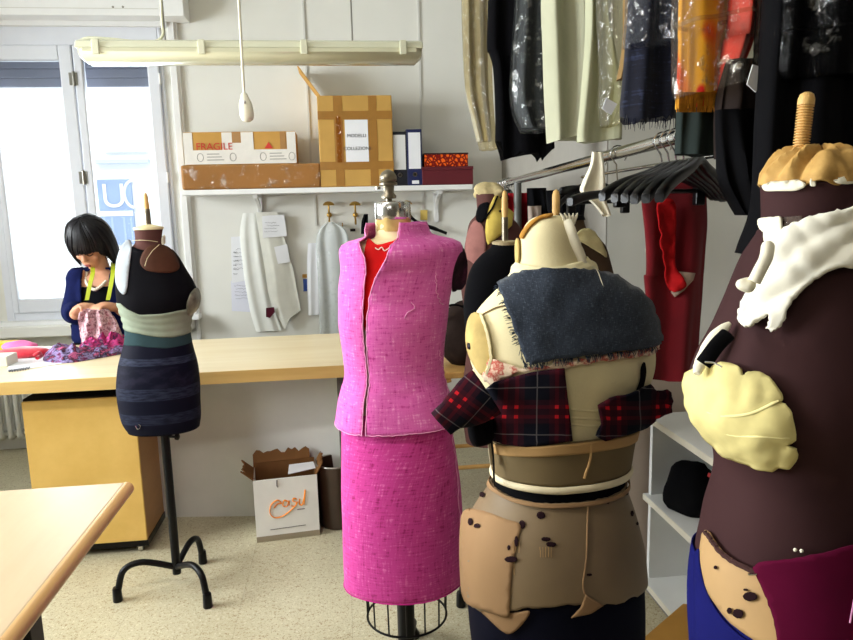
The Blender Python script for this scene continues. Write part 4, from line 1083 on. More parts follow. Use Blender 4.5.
# ---- left form: black top and navy skirt, on a tripod -------------------
LY = 2.55
lrows = [(229, 133, 164, .95), (238, 134, 163, .95), (244, 133, 164, .9), (250, 126, 171, .8), (258, 122, 178, .72), (272, 118, 186, .72), (284, 117, 193, .76), (296, 118, 197.5, .80), (306, 120, 196, .80), (316, 123, 192, .76), (328, 125.5, 190, .74), (340, 125, 191, .74), (352, 122, 193.5, .74), (366, 119, 197, .74), (385, 118, 199, .74), (402, 120, 199, .74), (418, 124, 199.5, .74), (427, 130, 198, .74)]
fz = math.radians(-75)
lb_ = Body(lrows, LY, inset=.005, lobes=[(math.radians(-60), P(160, 290, LY).z, .05, .45, .07)])
lx = lb_.par(lb_.z0)[1]
LF = thing('dress_form', (lx, LY, 0), 'brown dress form in black top and navy skirt on a black tripod, left of centre', 'dress form')
lb_.mb.obj('torso', BROWN, LF, smooth=True)
nc = lb_.par(lb_.z1); top = Vector((nc[1], LY, lb_.z1))
MB().lathe(top, [(.05, -.002), (.05, .006), (.030, .012), (.012, .016)], 24).obj('neck_cap', CREAM, LF, smooth=True)
MB().lathe(top+Z*.012, [(.011, 0), (.0105, .05), (.0095, .058)], 16).obj('metal_post', GREYW, LF, smooth=True)
MB().lathe(top+Z*.07, [(.0085, 0), (.0095, .01), (.007, .03), (.008, .04), (.004, .052), (.001, .056)], 16).obj('wooden_peg', PEG, LF, smooth=True)
fe = [PZ(118, 601, 0), PZ(208, 607, 0), PZ(203, 563, 0)]
hub = PZ(176, 562, .10); stand(LF, lx, LY, lb_.z0+.02, fe, .085, .016, knob=lb_.z0-.035)
LTOPC = M('black_rib_knit', (10, 9, 14), .85, var=.06, vs=8)
put(lb_.shell([(128, 249), (135, 248), (150, 252), (165, 250), (172, 251)], [(120, 306), (130, 312), (142, 316.5), (160, 316), (175, 313), (186, 308), (195, 303)], off=.003, nv=26), 'crop_top', LTOPC, None, .003)
tag(bpy.data.objects['crop_top'], 'black crop top on the left dress form', 'top')
put(drape(lb_, [(141, 262), (146, 250), (155, 246), (166, 248), (174, 256), (178, 268), (172, 273), (158, 273), (146, 270)], .006, 3, dome=.012), 'shoulder_pad', M('brown_pad', (74, 46, 34), .7, var=.1, vs=14), LF)
MB().tube([lb_.hit(*q)[0]+lb_.hit(*q)[1]*.028 for q in ((147, 268), (149, 260), (153, 253), (158, 250))], .0009, 6).obj('thread', CREAM, LF)
put(drape(lb_, [(119, 262), (124, 247), (131, 240), (133.5, 246), (131, 268), (128, 292), (123, 293), (118, 282)], .007, 3), 'side_panel', M('pale_grey_panel', (158, 164, 170), .7, var=.04, vs=14), LF)
put(drape(lb_, [(185, 304), (189, 293), (195, 288.5), (198.2, 297), (196, 307), (190, 313), (186, 314)], .007, 2.5, dome=.01), 'arm_plate', M('grey_arm_plate', (108, 106, 92), .45, var=.25, vs=30), LF)
SAGE = M('sage_elastic', (140, 150, 132), .8, var=.06, vs=16); TEAL = M('dark_teal_band', (46, 66, 70), .85, var=.06, vs=12)
b1_ = put(lb_.shell([(122, 303), (130, 309), (142, 314), (160, 313), (176, 310), (191, 307)], [(126, 329), (140, 333), (158, 337), (172, 337), (187, 333), (190, 331)], off=.006, nv=14, offfn=lambda a, t: .0055+.0015*math.sin(t*22)), 'waist_band', SAGE, None, .002)
tag(b1_, 'sage green elastic waist band on the left dress form', 'band')
b1_ = put(lb_.shell([(126, 327), (140, 331), (158, 335), (172, 335), (187, 331), (190, 329)], [(125, 344), (140, 346), (165, 348.5), (180, 346), (190, 342)], off=.003, nv=10), 'waist_band', TEAL, None, .0025)
tag(b1_, 'dark teal band just below the sage green band', 'band')
def sheer_stripes():
    t = NT('navy_sheer_stripes'); v = t.coords('UV'); sp = t.node('ShaderNodeSeparateXYZ'); t.link(v, sp.inputs[0])
    zt_, zb_ = lb_.hit(158, 356)[0].z, lb_.hit(158, 426)[0].z
    zz = t.math('DIVIDE', t.math('SUBTRACT', sp.outputs[1], zb_), zt_-zb_)
    n = t.noise(t.coords('UV', (30, 160, 1)), 1., 4); n2 = t.noise(t.coords('UV', (14, 26, 1)), 1., 4)
    def band(c, w, s=1.): return t.math('MULTIPLY', t.math('SMOOTH_MIN', t.math('GREATER_THAN', zz, c-w), t.math('LESS_THAN', zz, c+w)), s)
    k = t.math('ADD', band(.915, .05, 1.), t.math('ADD', band(.46, .085, .7), band(.10, .075, .55)))
    u_ = sp.outputs[0]
    m_ = t.math('MULTIPLY', k, t.math('MULTIPLY', t.math('LESS_THAN', t.math('ABSOLUTE', t.math('SUBTRACT', t.math('FRACT', t.math('MULTIPLY', u_, .5)), .5)), 2.), t.ramp(n, [(.35, (.15, .15, .15, 1)), (.65, (1, 1, 1, 1))])))
    mid_ = t.math('MULTIPLY', t.math('MULTIPLY', band(.69, .14, .35), 1.), t.ramp(n2, [(.45, (0, 0, 0, 1)), (.6, (1, 1, 1, 1))]))
    c = t.mix(m_, (.003, .0035, .012, 1), lin((52, 58, 78))); c = t.mix(mid_, c, lin((46, 44, 64)))
    t.link(c, t.b.inputs['Base Color']); t.b.inputs['Roughness'].default_value = .7; return t.m
lsk = put(lb_.shell([(125, 341), (140, 343.5), (165, 346), (180, 343.5), (191, 339)], lb_.z0-.004, off=.004, nv=30, offfn=lambda a, t: .003+.005*t), 'straight_skirt', sheer_stripes(), None, .002)
tag(lsk, 'navy straight skirt with sheer stripes on the left dress form', 'skirt')
q = lb_.hit(140, 426)[0]; MB().tube(curve([q+Vector((-.012, -.012, .005)), q+Vector((-.004, -.014, -.008)), q+Vector((.006, -.012, .002)), q+Vector((.0, -.012, .01))], 12), .0018, 6).obj('safety_pin', CHROME, lsk, smooth=True)
MB().tube([lb_.hit(x, y)[0]+lb_.hit(x, y)[1]*.004 for x, y in ((133, 240.5), (142, 240), (150, 240.5), (157, 242))], .001, 6).obj('neck_cord', CREAM, LF, smooth=True)
put(drape(lb_, [(161, 237), (163.5, 235), (164, 243), (162, 246), (160.5, 242)], .003, 1.6), 'neck_patch', PADW, LF)

# ---- pink suit ----------------------------------------------------------
KY = 1.90
PINK = tweed('pink_tweed', (222, 100, 182), (186, 46, 132), (244, 160, 214))
PINKD = tweed('pink_skirt_tweed', (206, 62, 150), (158, 22, 98), (232, 118, 188))
jrows = [(223, 371, 425, .95), (230, 368, 428, .95), (236, 366, 432, .92), (239, 360, 440, .80), (242, 347, 453, .60), (245.5, 340, 461, .55), (252, 338.5, 462.5, .55), (268, 340, 459, .60), (284, 338.5, 453, .70), (302, 338, 449, .76), (320, 338.5, 447, .78), (338, 340.5, 445, .77), (356, 343, 443.5, .75), (372, 344.5, 443, .74), (388, 341, 447, .74), (402, 338.5, 451, .75), (421, 337, 455, .76)]
jb = Body(jrows, KY, inset=.008, lobes=[(math.radians(-145), P(380, 318, KY).z, .035, .4, .06), (math.radians(-95), P(410, 318, KY).z, .035, .4, .06)])
srows = [(405, 344, 446, .76), (420, 342, 450, .76), (440, 341.5, 453, .77), (470, 341.5, 457.5, .78), (500, 342, 460.5, .78), (535, 343, 462, .79), (555, 344, 463, .80), (577, 345, 463, .80)]
sb_ = Body(srows, KY, inset=.006)
frows = [(208, 373, 412, .95), (224, 373, 413, .95), (236, 373, 418, .92)]+[(y, xl+5, xr-5, k) for y, xl, xr, k in jrows[3:]]+[(440, 348, 447, .75), (475, 349, 451, .76), (520, 352, 452, .78)]
fb_ = Body(frows, KY, inset=.006)
kx = sb_.par(sb_.z0)[1]
PF = thing('dress_form', (kx, KY, 0), 'cream dress form wearing the pink suit, steel finial on top, wire cage below', 'dress form')
fb_.mb.obj('torso', CREAM, PF, smooth=True)
ft = fb_.par(fb_.z1); nx_ = ft[1]; nr = ft[3]
tp = Vector((nx_, KY, fb_.z1))
z212 = P(392, 205, KY-nr).z
MB().lathe(tp, [(nr*1.03, -.030), (nr*1.05, -.028), (nr*1.05, .012), (nr*1.0, .016), (.02, .019)], 32).obj('neck_plate', CHROME, PF, smooth=True)
mb = MB().lathe(tp-Z*.062, [(nr*1.0, 0), (nr*1.03, .006), (nr*1.01, .016), (nr*1.04, .024), (nr*1.01, .036)], 48)
for i, v in enumerate(mb.v): mb.v[i] = v+Vector((v.x-nx_, v.y-KY, 0)).normalized()*.004*noise.noise(v*60)
mb.obj('neck_tape', CREAMY, PF, smooth=True)
zf = lambda y: P(388, y, KY).z-tp.z
MB().lathe(Vector((P(388.5, 190, KY).x, KY, tp.z)), [(.009, .0), (.009, zf(199)), (.020, zf(198.5)), (.021, zf(196)), (.014, zf(193)), (.016, zf(186)), (.024, zf(185)), (.0245, zf(183)), (.019, zf(182)), (.023, zf(180.5)), (.0225, zf(176)), (.016, zf(172)), (.006, zf(169.8)), (.001, zf(169.5))], 28).obj('finial', GREYW, PF, smooth=True)
MB().tube([(P(384, 190, KY).x-.012, KY-.012, P(384, 188, KY).z), (P(384, 190, KY).x-.022, KY-.02, P(384, 188, KY).z)], .004, 8).obj('finial_screw', GREYW, PF, smooth=True)
MB().tube([(kx, KY, .05), (kx, KY, .6)], .026, 20).obj('pole', BLACK, PF, smooth=True)
zc0 = P(405, 632, KY-.11).z; zc0 = P(362, 617, KY).z
cgx0, cgx1 = P(367.5, 615, KY), P(446, 612, KY); cr = (cgx1.x-cgx0.x)/2; ccx = (cgx0.x+cgx1.x)/2
zr = (cgx0.z+cgx1.z)/2
MB().tube([(ccx+cr*math.cos(2*PI*k/48), KY+cr*math.sin(2*PI*k/48), zr) for k in range(49)], .0035, 6).obj('cage_ring', BLACK, PF, smooth=True)
for k in range(14):
    a = 2*PI*(k+.3)/14; MB().tube([(ccx+cr*math.cos(a), KY+cr*math.sin(a), zr), (ccx+cr*1.05*math.cos(a), KY+cr*1.05*math.sin(a), zr+.25)], .0025, 6).obj('cage_wire', BLACK, PF, smooth=True)
MB().lathe((kx, KY, .03), [(.05, 0), (.055, .02), (.03, .06), (.027, .08)], 24).obj('base_hub', BLACK, PF, smooth=True)
a0_, rr_ = math.radians(80), .20
for k in range(3):
    a = a0_+k*2*PI/3; e = Vector((kx+rr_*math.cos(a), KY+rr_*math.sin(a), 0)); c = Vector((kx, KY, 0))
    lg = MB().tube(curve([c+Z*.06, c.lerp(e, .5)+Z*.075, e+Z*.05], 12), .016, 12).obj('leg', BLACK, PF, smooth=True)
    MB().lathe(e, [(.024, 0), (.024, .012), (.014, .03), (.012, .06)], 16).obj('foot', BLACKP, lg, smooth=True)
# red top under the jacket
REDT = M('red_jersey', (214, 30, 30), .7, var=.05, vs=20)
rt = put(drape(fb_, [(367, 243), (378, 245.5), (392, 242), (399, 241), (396, 262), (384, 290), (374, 320), (366, 330), (362, 290)], .004, 4), 'red_blouse', REDT, None, .003)
tag(rt, 'bright red top showing in the neckline of the pink jacket', 'top')
MB().tube(curve([fb_.hit(x, y)[0]+fb_.hit(x, y)[1]*.010 for x, y in ((376, 248.5), (379, 250), (382, 248), (385, 251), (389, 248.5))], 24), .0014, 5).obj('basting_thread', PADW, rt)
# jacket: open down the front, standing collar
aF = math.radians(-122)
zj0, zj1 = jb.z0, jb.z1
zy = lambda y: P(398, y, KY).z
gapL = [(zj0, 1.4), (zy(350), 1.), (zy(290), 1.), (zy(258), 1.5), (zy(250), 4), (zy(245), 9), (zy(240), 22), (zy(232), 44), (zj1, 46)]
gapR = [(zj0, 2.4), (zy(350), 2.), (zy(327), 3.), (zy(294), 6), (zy(270), 14), (zy(255), 19), (zy(245), 22), (zy(236), 28), (zj1, 31)]
rings = []; uv = []; NA, NV = 120, 64
for i in range(NV+1):
    t = i/NV; z = zj1+(zj0-zj1)*t; r = []
    gl, gr = math.radians(lerp_tab(gapL, z)), math.radians(lerp_tab(gapR, z))
    a0, a1 = aF+gr, aF+2*PI-gl
    for k in range(NA+1):
        a = a0+(a1-a0)*k/NA; p = jb.S(a, z); n_ = jb.Nn(a, z)
        o = .004
        e_ = min(k, NA-k)/NA
        lf = max(0., min(1., (z-zy(300))/(zy(262)-zy(300))))
        if k < NA/2: o += lf*.050*max(0, 1-e_/.16)**1.25         # near lapel rolls forward
        else: o += lf*.010*max(0, 1-e_/.08)
        if z > zy(240): o += .006*(z-zy(240))/(zj1-zy(240))
        if z < zy(385): o += .006*(zy(385)-z)/(zy(385)-zj0)+.003*math.sin(a*5)
        o += .0015*noise.noise((a*3, z*14, 1))
        wb = max(0., min(1., (z-zy(256))/(zy(238)-zy(256)))); wb = wb*wb*(3-2*wb)
        n_ = n_.lerp(Vector((n_.x, n_.y, n_.z*.15)).normalized(), wb).normalized()
        o -= wb*lf*.034*max(0, 1-e_/.16)**1.25*(1 if k < NA/2 else 0)
        p = p+n_*o
        if i == NV: p.z += .003*noise.noise((a*20, 0, 0))
        r.append(p); uv.append((a*.17, z))
    rings.append(r)
mb = MB(); mb.loft(rings, cap=False, closed=False); mb.f = [tuple(reversed(f)) for f in mb.f]
jk = mb.obj('sleeveless_jacket', PINK, None, smooth=True, solid=.004, off=1, uvs=uv, recalc=False)
tag(jk, 'bright pink tweed sleeveless jacket with standing open collar', 'jacket')
FRAY = M('pink_frayed_edge', (236, 160, 206), .9, var=.1, vs=60)
for k in (0, NA):
    pts = [r[k]+jb.Nn(aF+(.1 if k == 0 else -.1), r[k].z)*.004 for r in rings]
    pts = [p+Vector((random.uniform(-1, 1), random.uniform(-1, 1), 0))*.0012 for p in pts]
    MB().tube(pts, .0015, 6).obj('frayed_edge', FRAY, jk, smooth=True)
hem = [rings[-1][k]+jb.Nn(aF+.1+(2*PI-.2)*k/NA, zj0)*.004 for k in range(0, NA+1)]
MB().tube([p+Vector((0, 0, random.uniform(-1, 1)*.0015)) for p in hem], .0014, 6).obj('frayed_hem', FRAY, jk, smooth=True)
def stitch_line(body, pts, m_, parent, off=.010, amp=1.2, r=.0012, n=40, name='basting_thread'):
    q = []
    for i in range(n):
        x, y = crom(pts, i/(n-1)); x += amp*random.uniform(-1, 1); h, nn_, ok = body.hit(x, y); q.append(h+nn_*off)
    MB().tube(q, r, 5).obj(name, m_, parent)
stitch_line(jb, [(434, 268), (434, 285), (437, 300), (440, 304)], FRAY, jk); stitch_line(jb, [(411, 302), (414, 308), (408, 312), (403, 318)], FRAY, jk, n=18)
stitch_line(jb, [(436, 350), (440, 372), (445, 395), (449, 414)], FRAY, jk)
LINING = blotch('dark_lining', [(18, 10, 16), (40, 14, 32), (90, 30, 64)], 20, .8)
put(drape(jb, [(449, 290), (450, 272), (455, 256), (460, 251), (464, 260), (463.5, 278), (459, 288), (454, 289)], .009, 3), 'armhole_lining', LINING, jk)
# cap of the armhole lining sticking out at the shoulder
q0, q1 = P(452, 246, KY-.03), P(463, 272, KY-.01)
MB().tube(curve([P(448, 243, KY-.02), P(456, 243.5, KY-.02), P(462.5, 251, KY-.02), P(465, 262, KY-.01), P(464, 274, KY), P(465, 284, KY+.01)], 24), [.004]*6+[.009]*12+[.005]*6, 8, flat=.5).obj('armhole_facing', LINING, jk, smooth=True)
sk = put(sb_.shell(sb_.z1, sb_.z0, off=.002, nv=50, N=120, offfn=lambda a, t: .002+.004*t*math.sin(a*4+1)+.0015*noise.noise((a*3, t*5, 4))), 'straight_skirt', PINKD, None, .004)
tag(sk, 'magenta pink tweed skirt below the pink jacket', 'skirt')
stitch_line(sb_, [(449, 430), (454, 470), (459, 540), (460, 580)], FRAY, sk, off=.008, amp=.8)
hm = [sb_.S(2*PI*k/90, sb_.z0)+sb_.Nn(2*PI*k/90, sb_.z0+.01)*(.006+.004*math.sin(2*PI*k/90*4+1))+Z*random.uniform(-.001, .001) for k in range(91)]
MB().tube(hm, .002, 6).obj('frayed_hem', M('pink_hem_edge', (196, 50, 140), .9, var=.1, vs=60), sk, smooth=True)

# ---- tan form with grey tweed and plaid, centre right -------------------
GY = 1.40
grows = [(215.5, 540, 560, .95), (218, 532, 566, .95), (224, 525, 572, .95), (235, 520, 577, .95), (250, 518.5, 582, .92), (264, 518, 588, .88), (274, 512, 597, .78), (284, 500, 616, .66), (295, 488, 634, .60), (308, 476, 643, .58), (322, 470, 648, .60), (340, 467.5, 651, .64), (358, 469, 652, .68), (374, 476, 650, .70), (392, 486, 643, .72), (412, 491, 635, .72), (435, 493, 630, .72), (458, 494, 627, .74), (476, 493, 624, .76), (490, 487, 625, .78), (504, 477, 629, .80), (520, 469, 633, .82), (545, 464.5, 638, .84), (575, 464, 640, .84), (600, 465.5, 641, .84), (630, 468, 641, .84), (680, 476, 640, .84)]
gb = Body(grows, GY, inset=lambda y: lerp_tab([(214, .0), (221, .003), (280, .004), (320, .005), (420, .005), (450, .009), (500, .011)], y))
gx = gb.par(gb.z0)[1]
GF = thing('dress_form', (gx, GY, 0), 'padded cream dress form with grey tweed shoulders and tan girdle, centre right', 'dress form')
gb.mb.obj('torso', CREAM, GF, smooth=True)
stand(GF, gx, GY, gb.z0+.02, [(gx-.28, GY-.16, 0), (gx+.28, GY-.16, 0), (gx, GY+.33, 0)], .10, .02)
gt = Vector((gb.par(gb.z1)[1], GY, gb.z1))
# ochre cloth edge round the top of the neck
put(drape(gb, [(522, 236), (526, 229), (533, 222), (543, 217), (553, 216), (550, 218.5), (542, 220), (535, 224.5), (529, 231), (524, 239)], .003, 2.5), 'ochre_neck_cloth', M('ochre_cloth', (176, 126, 56), .85, var=.08, vs=16), GF)
WRAPC = M('cream_wrap', (226, 216, 176), .85, var=.03, vs=9, bump=.3, bs=140)
put(gb.shell([(519, 262), (548, 268), (587, 258)], [(517, 280), (548, 284), (600, 274)], off=.003, nv=10, offfn=lambda a, t: .003+.005*math.sin(t*PI)+.004*noise.noise((a*3, t*3, 2.))), 'neck_wrap', WRAPC, GF, .003)
mb = MB().tube(curve([P(564, 222, GY-.03), P(569, 228, GY-.045), P(573, 240, GY-.05), P(580, 258, GY-.05), P(585, 271, GY-.05)], 18), [.006, .012, .014, .013, .012, .012, .012, .012, .012, .013, .012, .012, .011, .011, .010, .009, .008, .006], 8, flat=.5)
mb.obj('loose_strip', PADW, GF, smooth=True)
for i in range(5):
    a = P(563+i*2.5, 224, GY-.03); MB().tube(curve([a, a+Vector((.001*i, -.004, .012)), a+Vector((.004*(i-2), -.004, .022))], 6), [.004, .004, .003, .003, .002, .001], 6).obj('frayed_end', PADW, GF, smooth=True)
put(drape(gb, [(518, 243), (521, 240), (521.5, 258), (518.5, 262)], .004, 1.6), 'neck_tab', CREAMY, GF)
# arm plate at the left
put(drape(gb, [(468.5, 335), (471, 320), (477, 313.5), (484, 318), (490, 334), (493, 356), (489, 371), (483, 373), (475, 362), (470, 350)], .004, 3, dome=.008), 'arm_plate', CREAMY, GF)
put(drape(gb, [(473, 343), (475.3, 344), (475.3, 349), (473, 348)], .010, 1.3), 'plate_hole', BLACKP, GF)
stitch_line(gb, [(484, 316), (490, 336), (493, 358), (489, 372)], CREAM, GF, off=.008, amp=.3, r=.004, name='plate_seam')
stitch_line(gb, [(480, 317), (495, 309), (506, 306)], M('brown_seam', (120, 96, 60), .9, var=0), GF, off=.003, amp=.2, r=.0015, name='shoulder_seam')
put(drape(gb, [(486, 366), (495, 359), (515, 366), (540, 366), (566, 361), (600, 356), (640, 350), (652, 345), (650, 354), (620, 359), (585, 364), (560, 368), (520, 372), (505, 378), (496, 384), (488, 378)], .004, 3.5, rag=1.4, wr=.006, ws=6), 'torn_cloth_edge', blotch('torn_edge', [(216, 190, 160), (226, 206, 180), (176, 70, 60), (220, 200, 172)], 55, .9), GF)
stitch_line(gb, [(640, 310), (650, 322), (654, 336), (653, 346)], CREAMY, GF, off=.006, amp=1.5, r=.005, name='frayed_shoulder')
TWGREY = tweed('grey_blue_tweed', (40, 48, 61), (18, 22, 32), (96, 106, 120))
tw = put(drape(gb, [(502, 289), (516, 279), (532, 272.5), (552, 269), (572, 270.5), (592, 275), (612, 282), (630, 291), (644, 305), (652, 322), (655.5, 338), (652, 346), (632, 350), (606, 353.5), (576, 357), (550, 360), (532, 364.5), (526.5, 362), (521, 346), (514, 326), (507, 306)], .008, 4.5, rag=.9, wr=.006, ws=16, curvy=False), 'shoulder_cape', TWGREY, None, .007)
tag(tw, 'blue grey tweed piece pinned over the shoulders of the cream form', 'cloth')
# frayed fringe along the edge of the tweed
outl = [(502, 289), (507, 306), (514, 326), (521, 346), (527, 363), (550, 360), (576, 357), (606, 353.5), (632, 350), (652, 346)]
fr = MB()
for i in range(170):
    x, y = crom(outl, random.random()); h, n_, ok = gb.hit(x, y); d = Vector((random.uniform(-.5, .5), -.2, -1 if y > 340 else -.2))
    if y < 345: d = Vector((-1, -.2, random.uniform(-.5, .5)))
    b0 = h+n_*.011; L = random.uniform(.006, .015); fr.tube([b0, b0+d*L*.5+n_*.002, b0+d*L], [.0009, .0008, .0005], 4)
fo_ = fr.obj('fringe', M('grey_fringe', (60, 68, 82), .9, var=.2, vs=60), tw); fo_['kind'] = 'stuff'
MB().tube(curve([gb.hit(x, y)[0]+gb.hit(x, y)[1]*.018 for x, y in ((586, 271), (592, 276), (596, 284), (599, 292))], 14), .0011, 5).obj('loose_thread', PADW, tw)
# plaid block, sleeve and side piece
PLA = plaid('dark_red_plaid', 0., 1.0); PLS = plaid('dark_red_plaid_sleeve', math.radians(38), 1.)
pb_ = put(drape(gb, [(489, 386), (497, 379), (508, 376), (530, 371), (563, 367), (566, 390), (569, 415), (571, 437), (550, 441), (528, 444), (508, 442), (494, 438), (491, 420), (488, 404)], .010, 4.5, curvy=False, wr=.004, ws=20), 'plaid_piece', PLA, None, .003)
tag(pb_, 'dark red and navy plaid block hanging on the chest of the cream form', 'cloth')
SLV = [(487, 392, .052), (478, 398, .050), (468, 405, .046), (458, 411, .042), (449, 417, .036), (441, 424, .030)]
pts = []; rads = []
rings = []; uv = []
for i in range(20):
    x, y, r = crom(SLV, i/19); c = P(x, y, GY-.10+.02*i/19); 
    x2, y2, _ = crom(SLV, min(1, i/19+.05)); x1, y1, _ = crom(SLV, max(0, i/19-.05)); d = (P(x2, y2, GY-.08)-P(x1, y1, GY-.08)).normalized()
    up = Vector((0, 0, 1)); up = (up-d*up.dot(d)).normalized(); sd = d.cross(up); ring = []
    for k in range(28):
        a = 2*PI*k/28; q = c+up*math.cos(a)*r*.98+sd*math.sin(a)*r*.42
        q += up*.004*math.sin(a*3+i*.3); ring.append(q); uv.append((-(x-487)*.0105+.12, a*r*10/1.6))
    rings.append(ring)
uv = [(p.x*5.3+2.9, p.z*5.3-10.2) for r in rings for p in r]
mb = MB().loft(rings, cap=False); mb.f = [tuple(reversed(f)) for f in mb.f]
ps_ = mb.obj('plaid_sleeve', PLS, None, smooth=True, solid=.003, off=1, uvs=uv, recalc=False)
tag(ps_, 'plaid sleeve sticking out to the left from the cream form', 'sleeve')
stitch_line(gb, [(488, 386), (490, 400), (486, 412)], PADW, GF, off=.016, amp=.6, r=.0012)
put(drape(gb, [(595, 402), (606, 394), (620, 391), (634, 386), (644, 381), (651, 388), (662, 388), (666, 397), (664, 409), (652, 414), (640, 424), (622, 430), (600, 437), (592, 432), (597, 420)], .012, 4.0, curvy=False, wr=.006, ws=14, relax=5), 'plaid_piece', PLA, None, .006)
tag(bpy.data.objects['plaid_piece.001'], 'torn plaid piece hanging at the right side of the cream form', 'cloth')
put(drape(gb, [(639, 368), (642, 362), (643.5, 372), (641, 385), (637, 392), (634, 391), (638, 380)], .004, 2), 'dark_strap', BLACKC, GF, .003)
# dark sleeve end hanging behind the plaid
mb = MB().tube(curve([P(484, 412, GY-.04), P(480, 425, GY-.04), P(484, 445, GY-.05)], 12), [.028, .034, .036, .036, .036, .036, .036, .036, .036, .034, .03, .02], 14, flat=.6)
tag(mb.obj('cloth_flap', BLACKC, smooth=True), 'black cloth flap hanging behind the plaid sleeve', 'cloth')
# folds of cream cloth at the waist
for i, (y1_, y2_) in enumerate([(409, 414), (417, 421), (424, 428)]):
    stitch_line(gb, [(571, y1_), (590, y1_+1.5), (608, y1_+1)], CREAM, GF, off=.001, amp=.2, r=.003, n=14, name='waist_fold')
# sheer corselet and girdle
TULLE = M('tan_tulle', (112, 96, 68), .7, var=.05, vs=6, sheen=0); TULLEB = M('tan_band', (178, 142, 94), .7, var=.03, vs=10, sheen=0)
GIRD = M('tan_girdle', (124, 104, 76), .6, var=.06, vs=4, sheen=0)
GIRDP = M('tan_girdle_panel', (148, 117, 84), .7, var=.04, vs=5, sheen=0)
IVO = M('ivory_elastic', (226, 212, 176), .6, var=.03, vs=20)
co = put(gb.shell([(494, 439), (520, 443), (560, 441), (600, 436), (629, 430)], [(494, 470), (520, 481), (560, 485), (600, 480), (625, 469)], off=.008, nv=14), 'waist_corselet', TULLE, None, .003)
tag(co, 'sheer tan corselet around the waist of the cream form', 'corselet')
put(gb.shell([(494, 440), (520, 444), (560, 442), (600, 437), (629, 431)], [(494, 449), (520, 454), (560, 453), (600, 448), (628, 441)], off=.012, nv=5), 'top_band', TULLEB, co, .0025)
put(gb.shell([(493, 467), (505, 477), (530, 484), (560, 486.5), (600, 481), (625, 469)], [(493, 473), (505, 482), (530, 489), (560, 491.5), (600, 486), (625, 473)], off=.012, nv=6, offfn=lambda a, t: .010+.003*math.sin(t*PI)), 'elastic_edge', IVO, co, .004)
stitch_line(gb, [(588, 440), (588, 455), (582, 476)], TULLEB, co, off=.013, amp=.1, r=.0028, n=14, name='side_seam')
put(gb.shell([(493, 468), (505, 478), (530, 485), (560, 487), (600, 482), (625, 470)], [(488, 486), (500, 496), (520, 506), (550, 510), (590, 507), (612, 501), (628, 489)], off=.002, nv=5), 'dark_gap_band', BLACKC, GF, .001)  # dark band over the cream torso, between elastic and girdle
gi = put(gb.shell([(490, 480), (500, 489), (520, 499), (550, 503), (590, 500), (612, 494), (626, 482)], [(466, 598), (478, 606), (495, 610), (530, 606), (565, 603), (600, 603), (625, 598), (641, 588)], off=.006, nv=34, N=110, rag=.006, offfn=lambda a, t: .004+.004*t), 'girdle', GIRD, None, .003)
tag(gi, 'tan girdle full of small holes on the hips of the cream form', 'girdle')
put(gb.shell([(490, 480), (500, 489), (520, 499), (550, 503), (590, 500), (612, 494), (626, 482)], [(488, 484), (500, 494), (520, 504), (550, 508), (590, 505), (612, 499), (628, 487)], off=.0115, nv=4), 'waist_edge', GIRDP, gi, .002)
put(drape(gb, [(464.5, 530), (468, 512), (485, 512), (508, 520), (522, 526), (518, 545), (514, 570), (512, 598), (510, 614), (490, 608), (470, 600), (465, 570)], .0075, 5, off_fn=lambda x, y: .004*(y-485)/112), 'front_panel', GIRDP, gi, .002)
stitch_line(gb, [(586, 506), (585, 530), (584, 560), (581, 582), (583, 592)], GIRDP, gi, off=.011, amp=.1, r=.0018, n=24, name='side_seam')
put(drape(gb, [(569, 614), (578, 604), (583, 591), (592, 597), (600, 602), (588, 610)], .013, 3, curvy=False), 'gusset', GIRDP, gi, .002)
put(drape(gb, [(474, 600), (490, 608), (512, 611), (530, 609), (524, 621), (513, 631), (504, 629), (490, 616)], .007, 3), 'torn_hem_tongue', GIRDP, gi, .002)
HOLE = M('hole_dark', (34, 18, 22), .9, var=0)
for (x, y, rx, ry) in [(486, 497, 2.6, 2.6), (475, 523, 2.2, 3.6), (481.5, 527, 3, 2.), (523, 525, 3.2, 4.2), (541, 515.5, 4.2, 4), (545.5, 539, 4.5, 2.2), (550.5, 544, 5, 2.4), (513, 558, 6, 3), (518, 541, 2, 5), (605, 501, 1.8, 2.2), (623, 491, 1.7, 4), (628, 514, 1.5, 2.8), (587, 573, 2.6, 1.2), (511, 547, 1.6, 2.4), (633, 524, 1.2, 1.6)]:
    put(drape(gb, [(x+rx*math.cos(2*PI*k/10), y+ry*math.sin(2*PI*k/10)) for k in range(10)], .0082+(.0018 if x < 519 else 0), 1.3, rag=.3, relax=0, off_fn=lambda x_, y_: .004*(y_-485)/112), 'hole', HOLE, gi, .0004)
for x0, y0, k in ((540, 549, 5), (515, 545, 3), (508, 566, 4)):
    for j in range(k): stitch_line(gb, [(x0+2.6*j, y0-3), (x0+2.6*j, y0+7)], TULLEB, gi, off=.0115, amp=.1, r=.0005, n=5, name='ladder')
put(gb.shell([(466, 594), (500, 603), (550, 600), (600, 598), (640, 586)], gb.z0-.0, off=.001, nv=10), 'hip_cover', NAVYC, None, .002)
tag(bpy.data.objects['hip_cover'], 'dark navy cloth below the tan girdle', 'cloth')
# clip and string at the left of the waist
MB().tube(curve([P(491, 436, GY-.03), P(492.5, 448, GY-.04), P(493.5, 462, GY-.05), P(494, 478, GY-.06), P(495, 486, GY-.06)], 18), .0022, 6).obj('hook_tape', BLACKP, co, smooth=True)
MB().tube(curve([P(489, 436, GY-.03), P(490, 450, GY-.04), P(492, 464, GY-.04)], 12), [.006]*12, 8, flat=.4).obj('garter_strap', IVO, co, smooth=True)

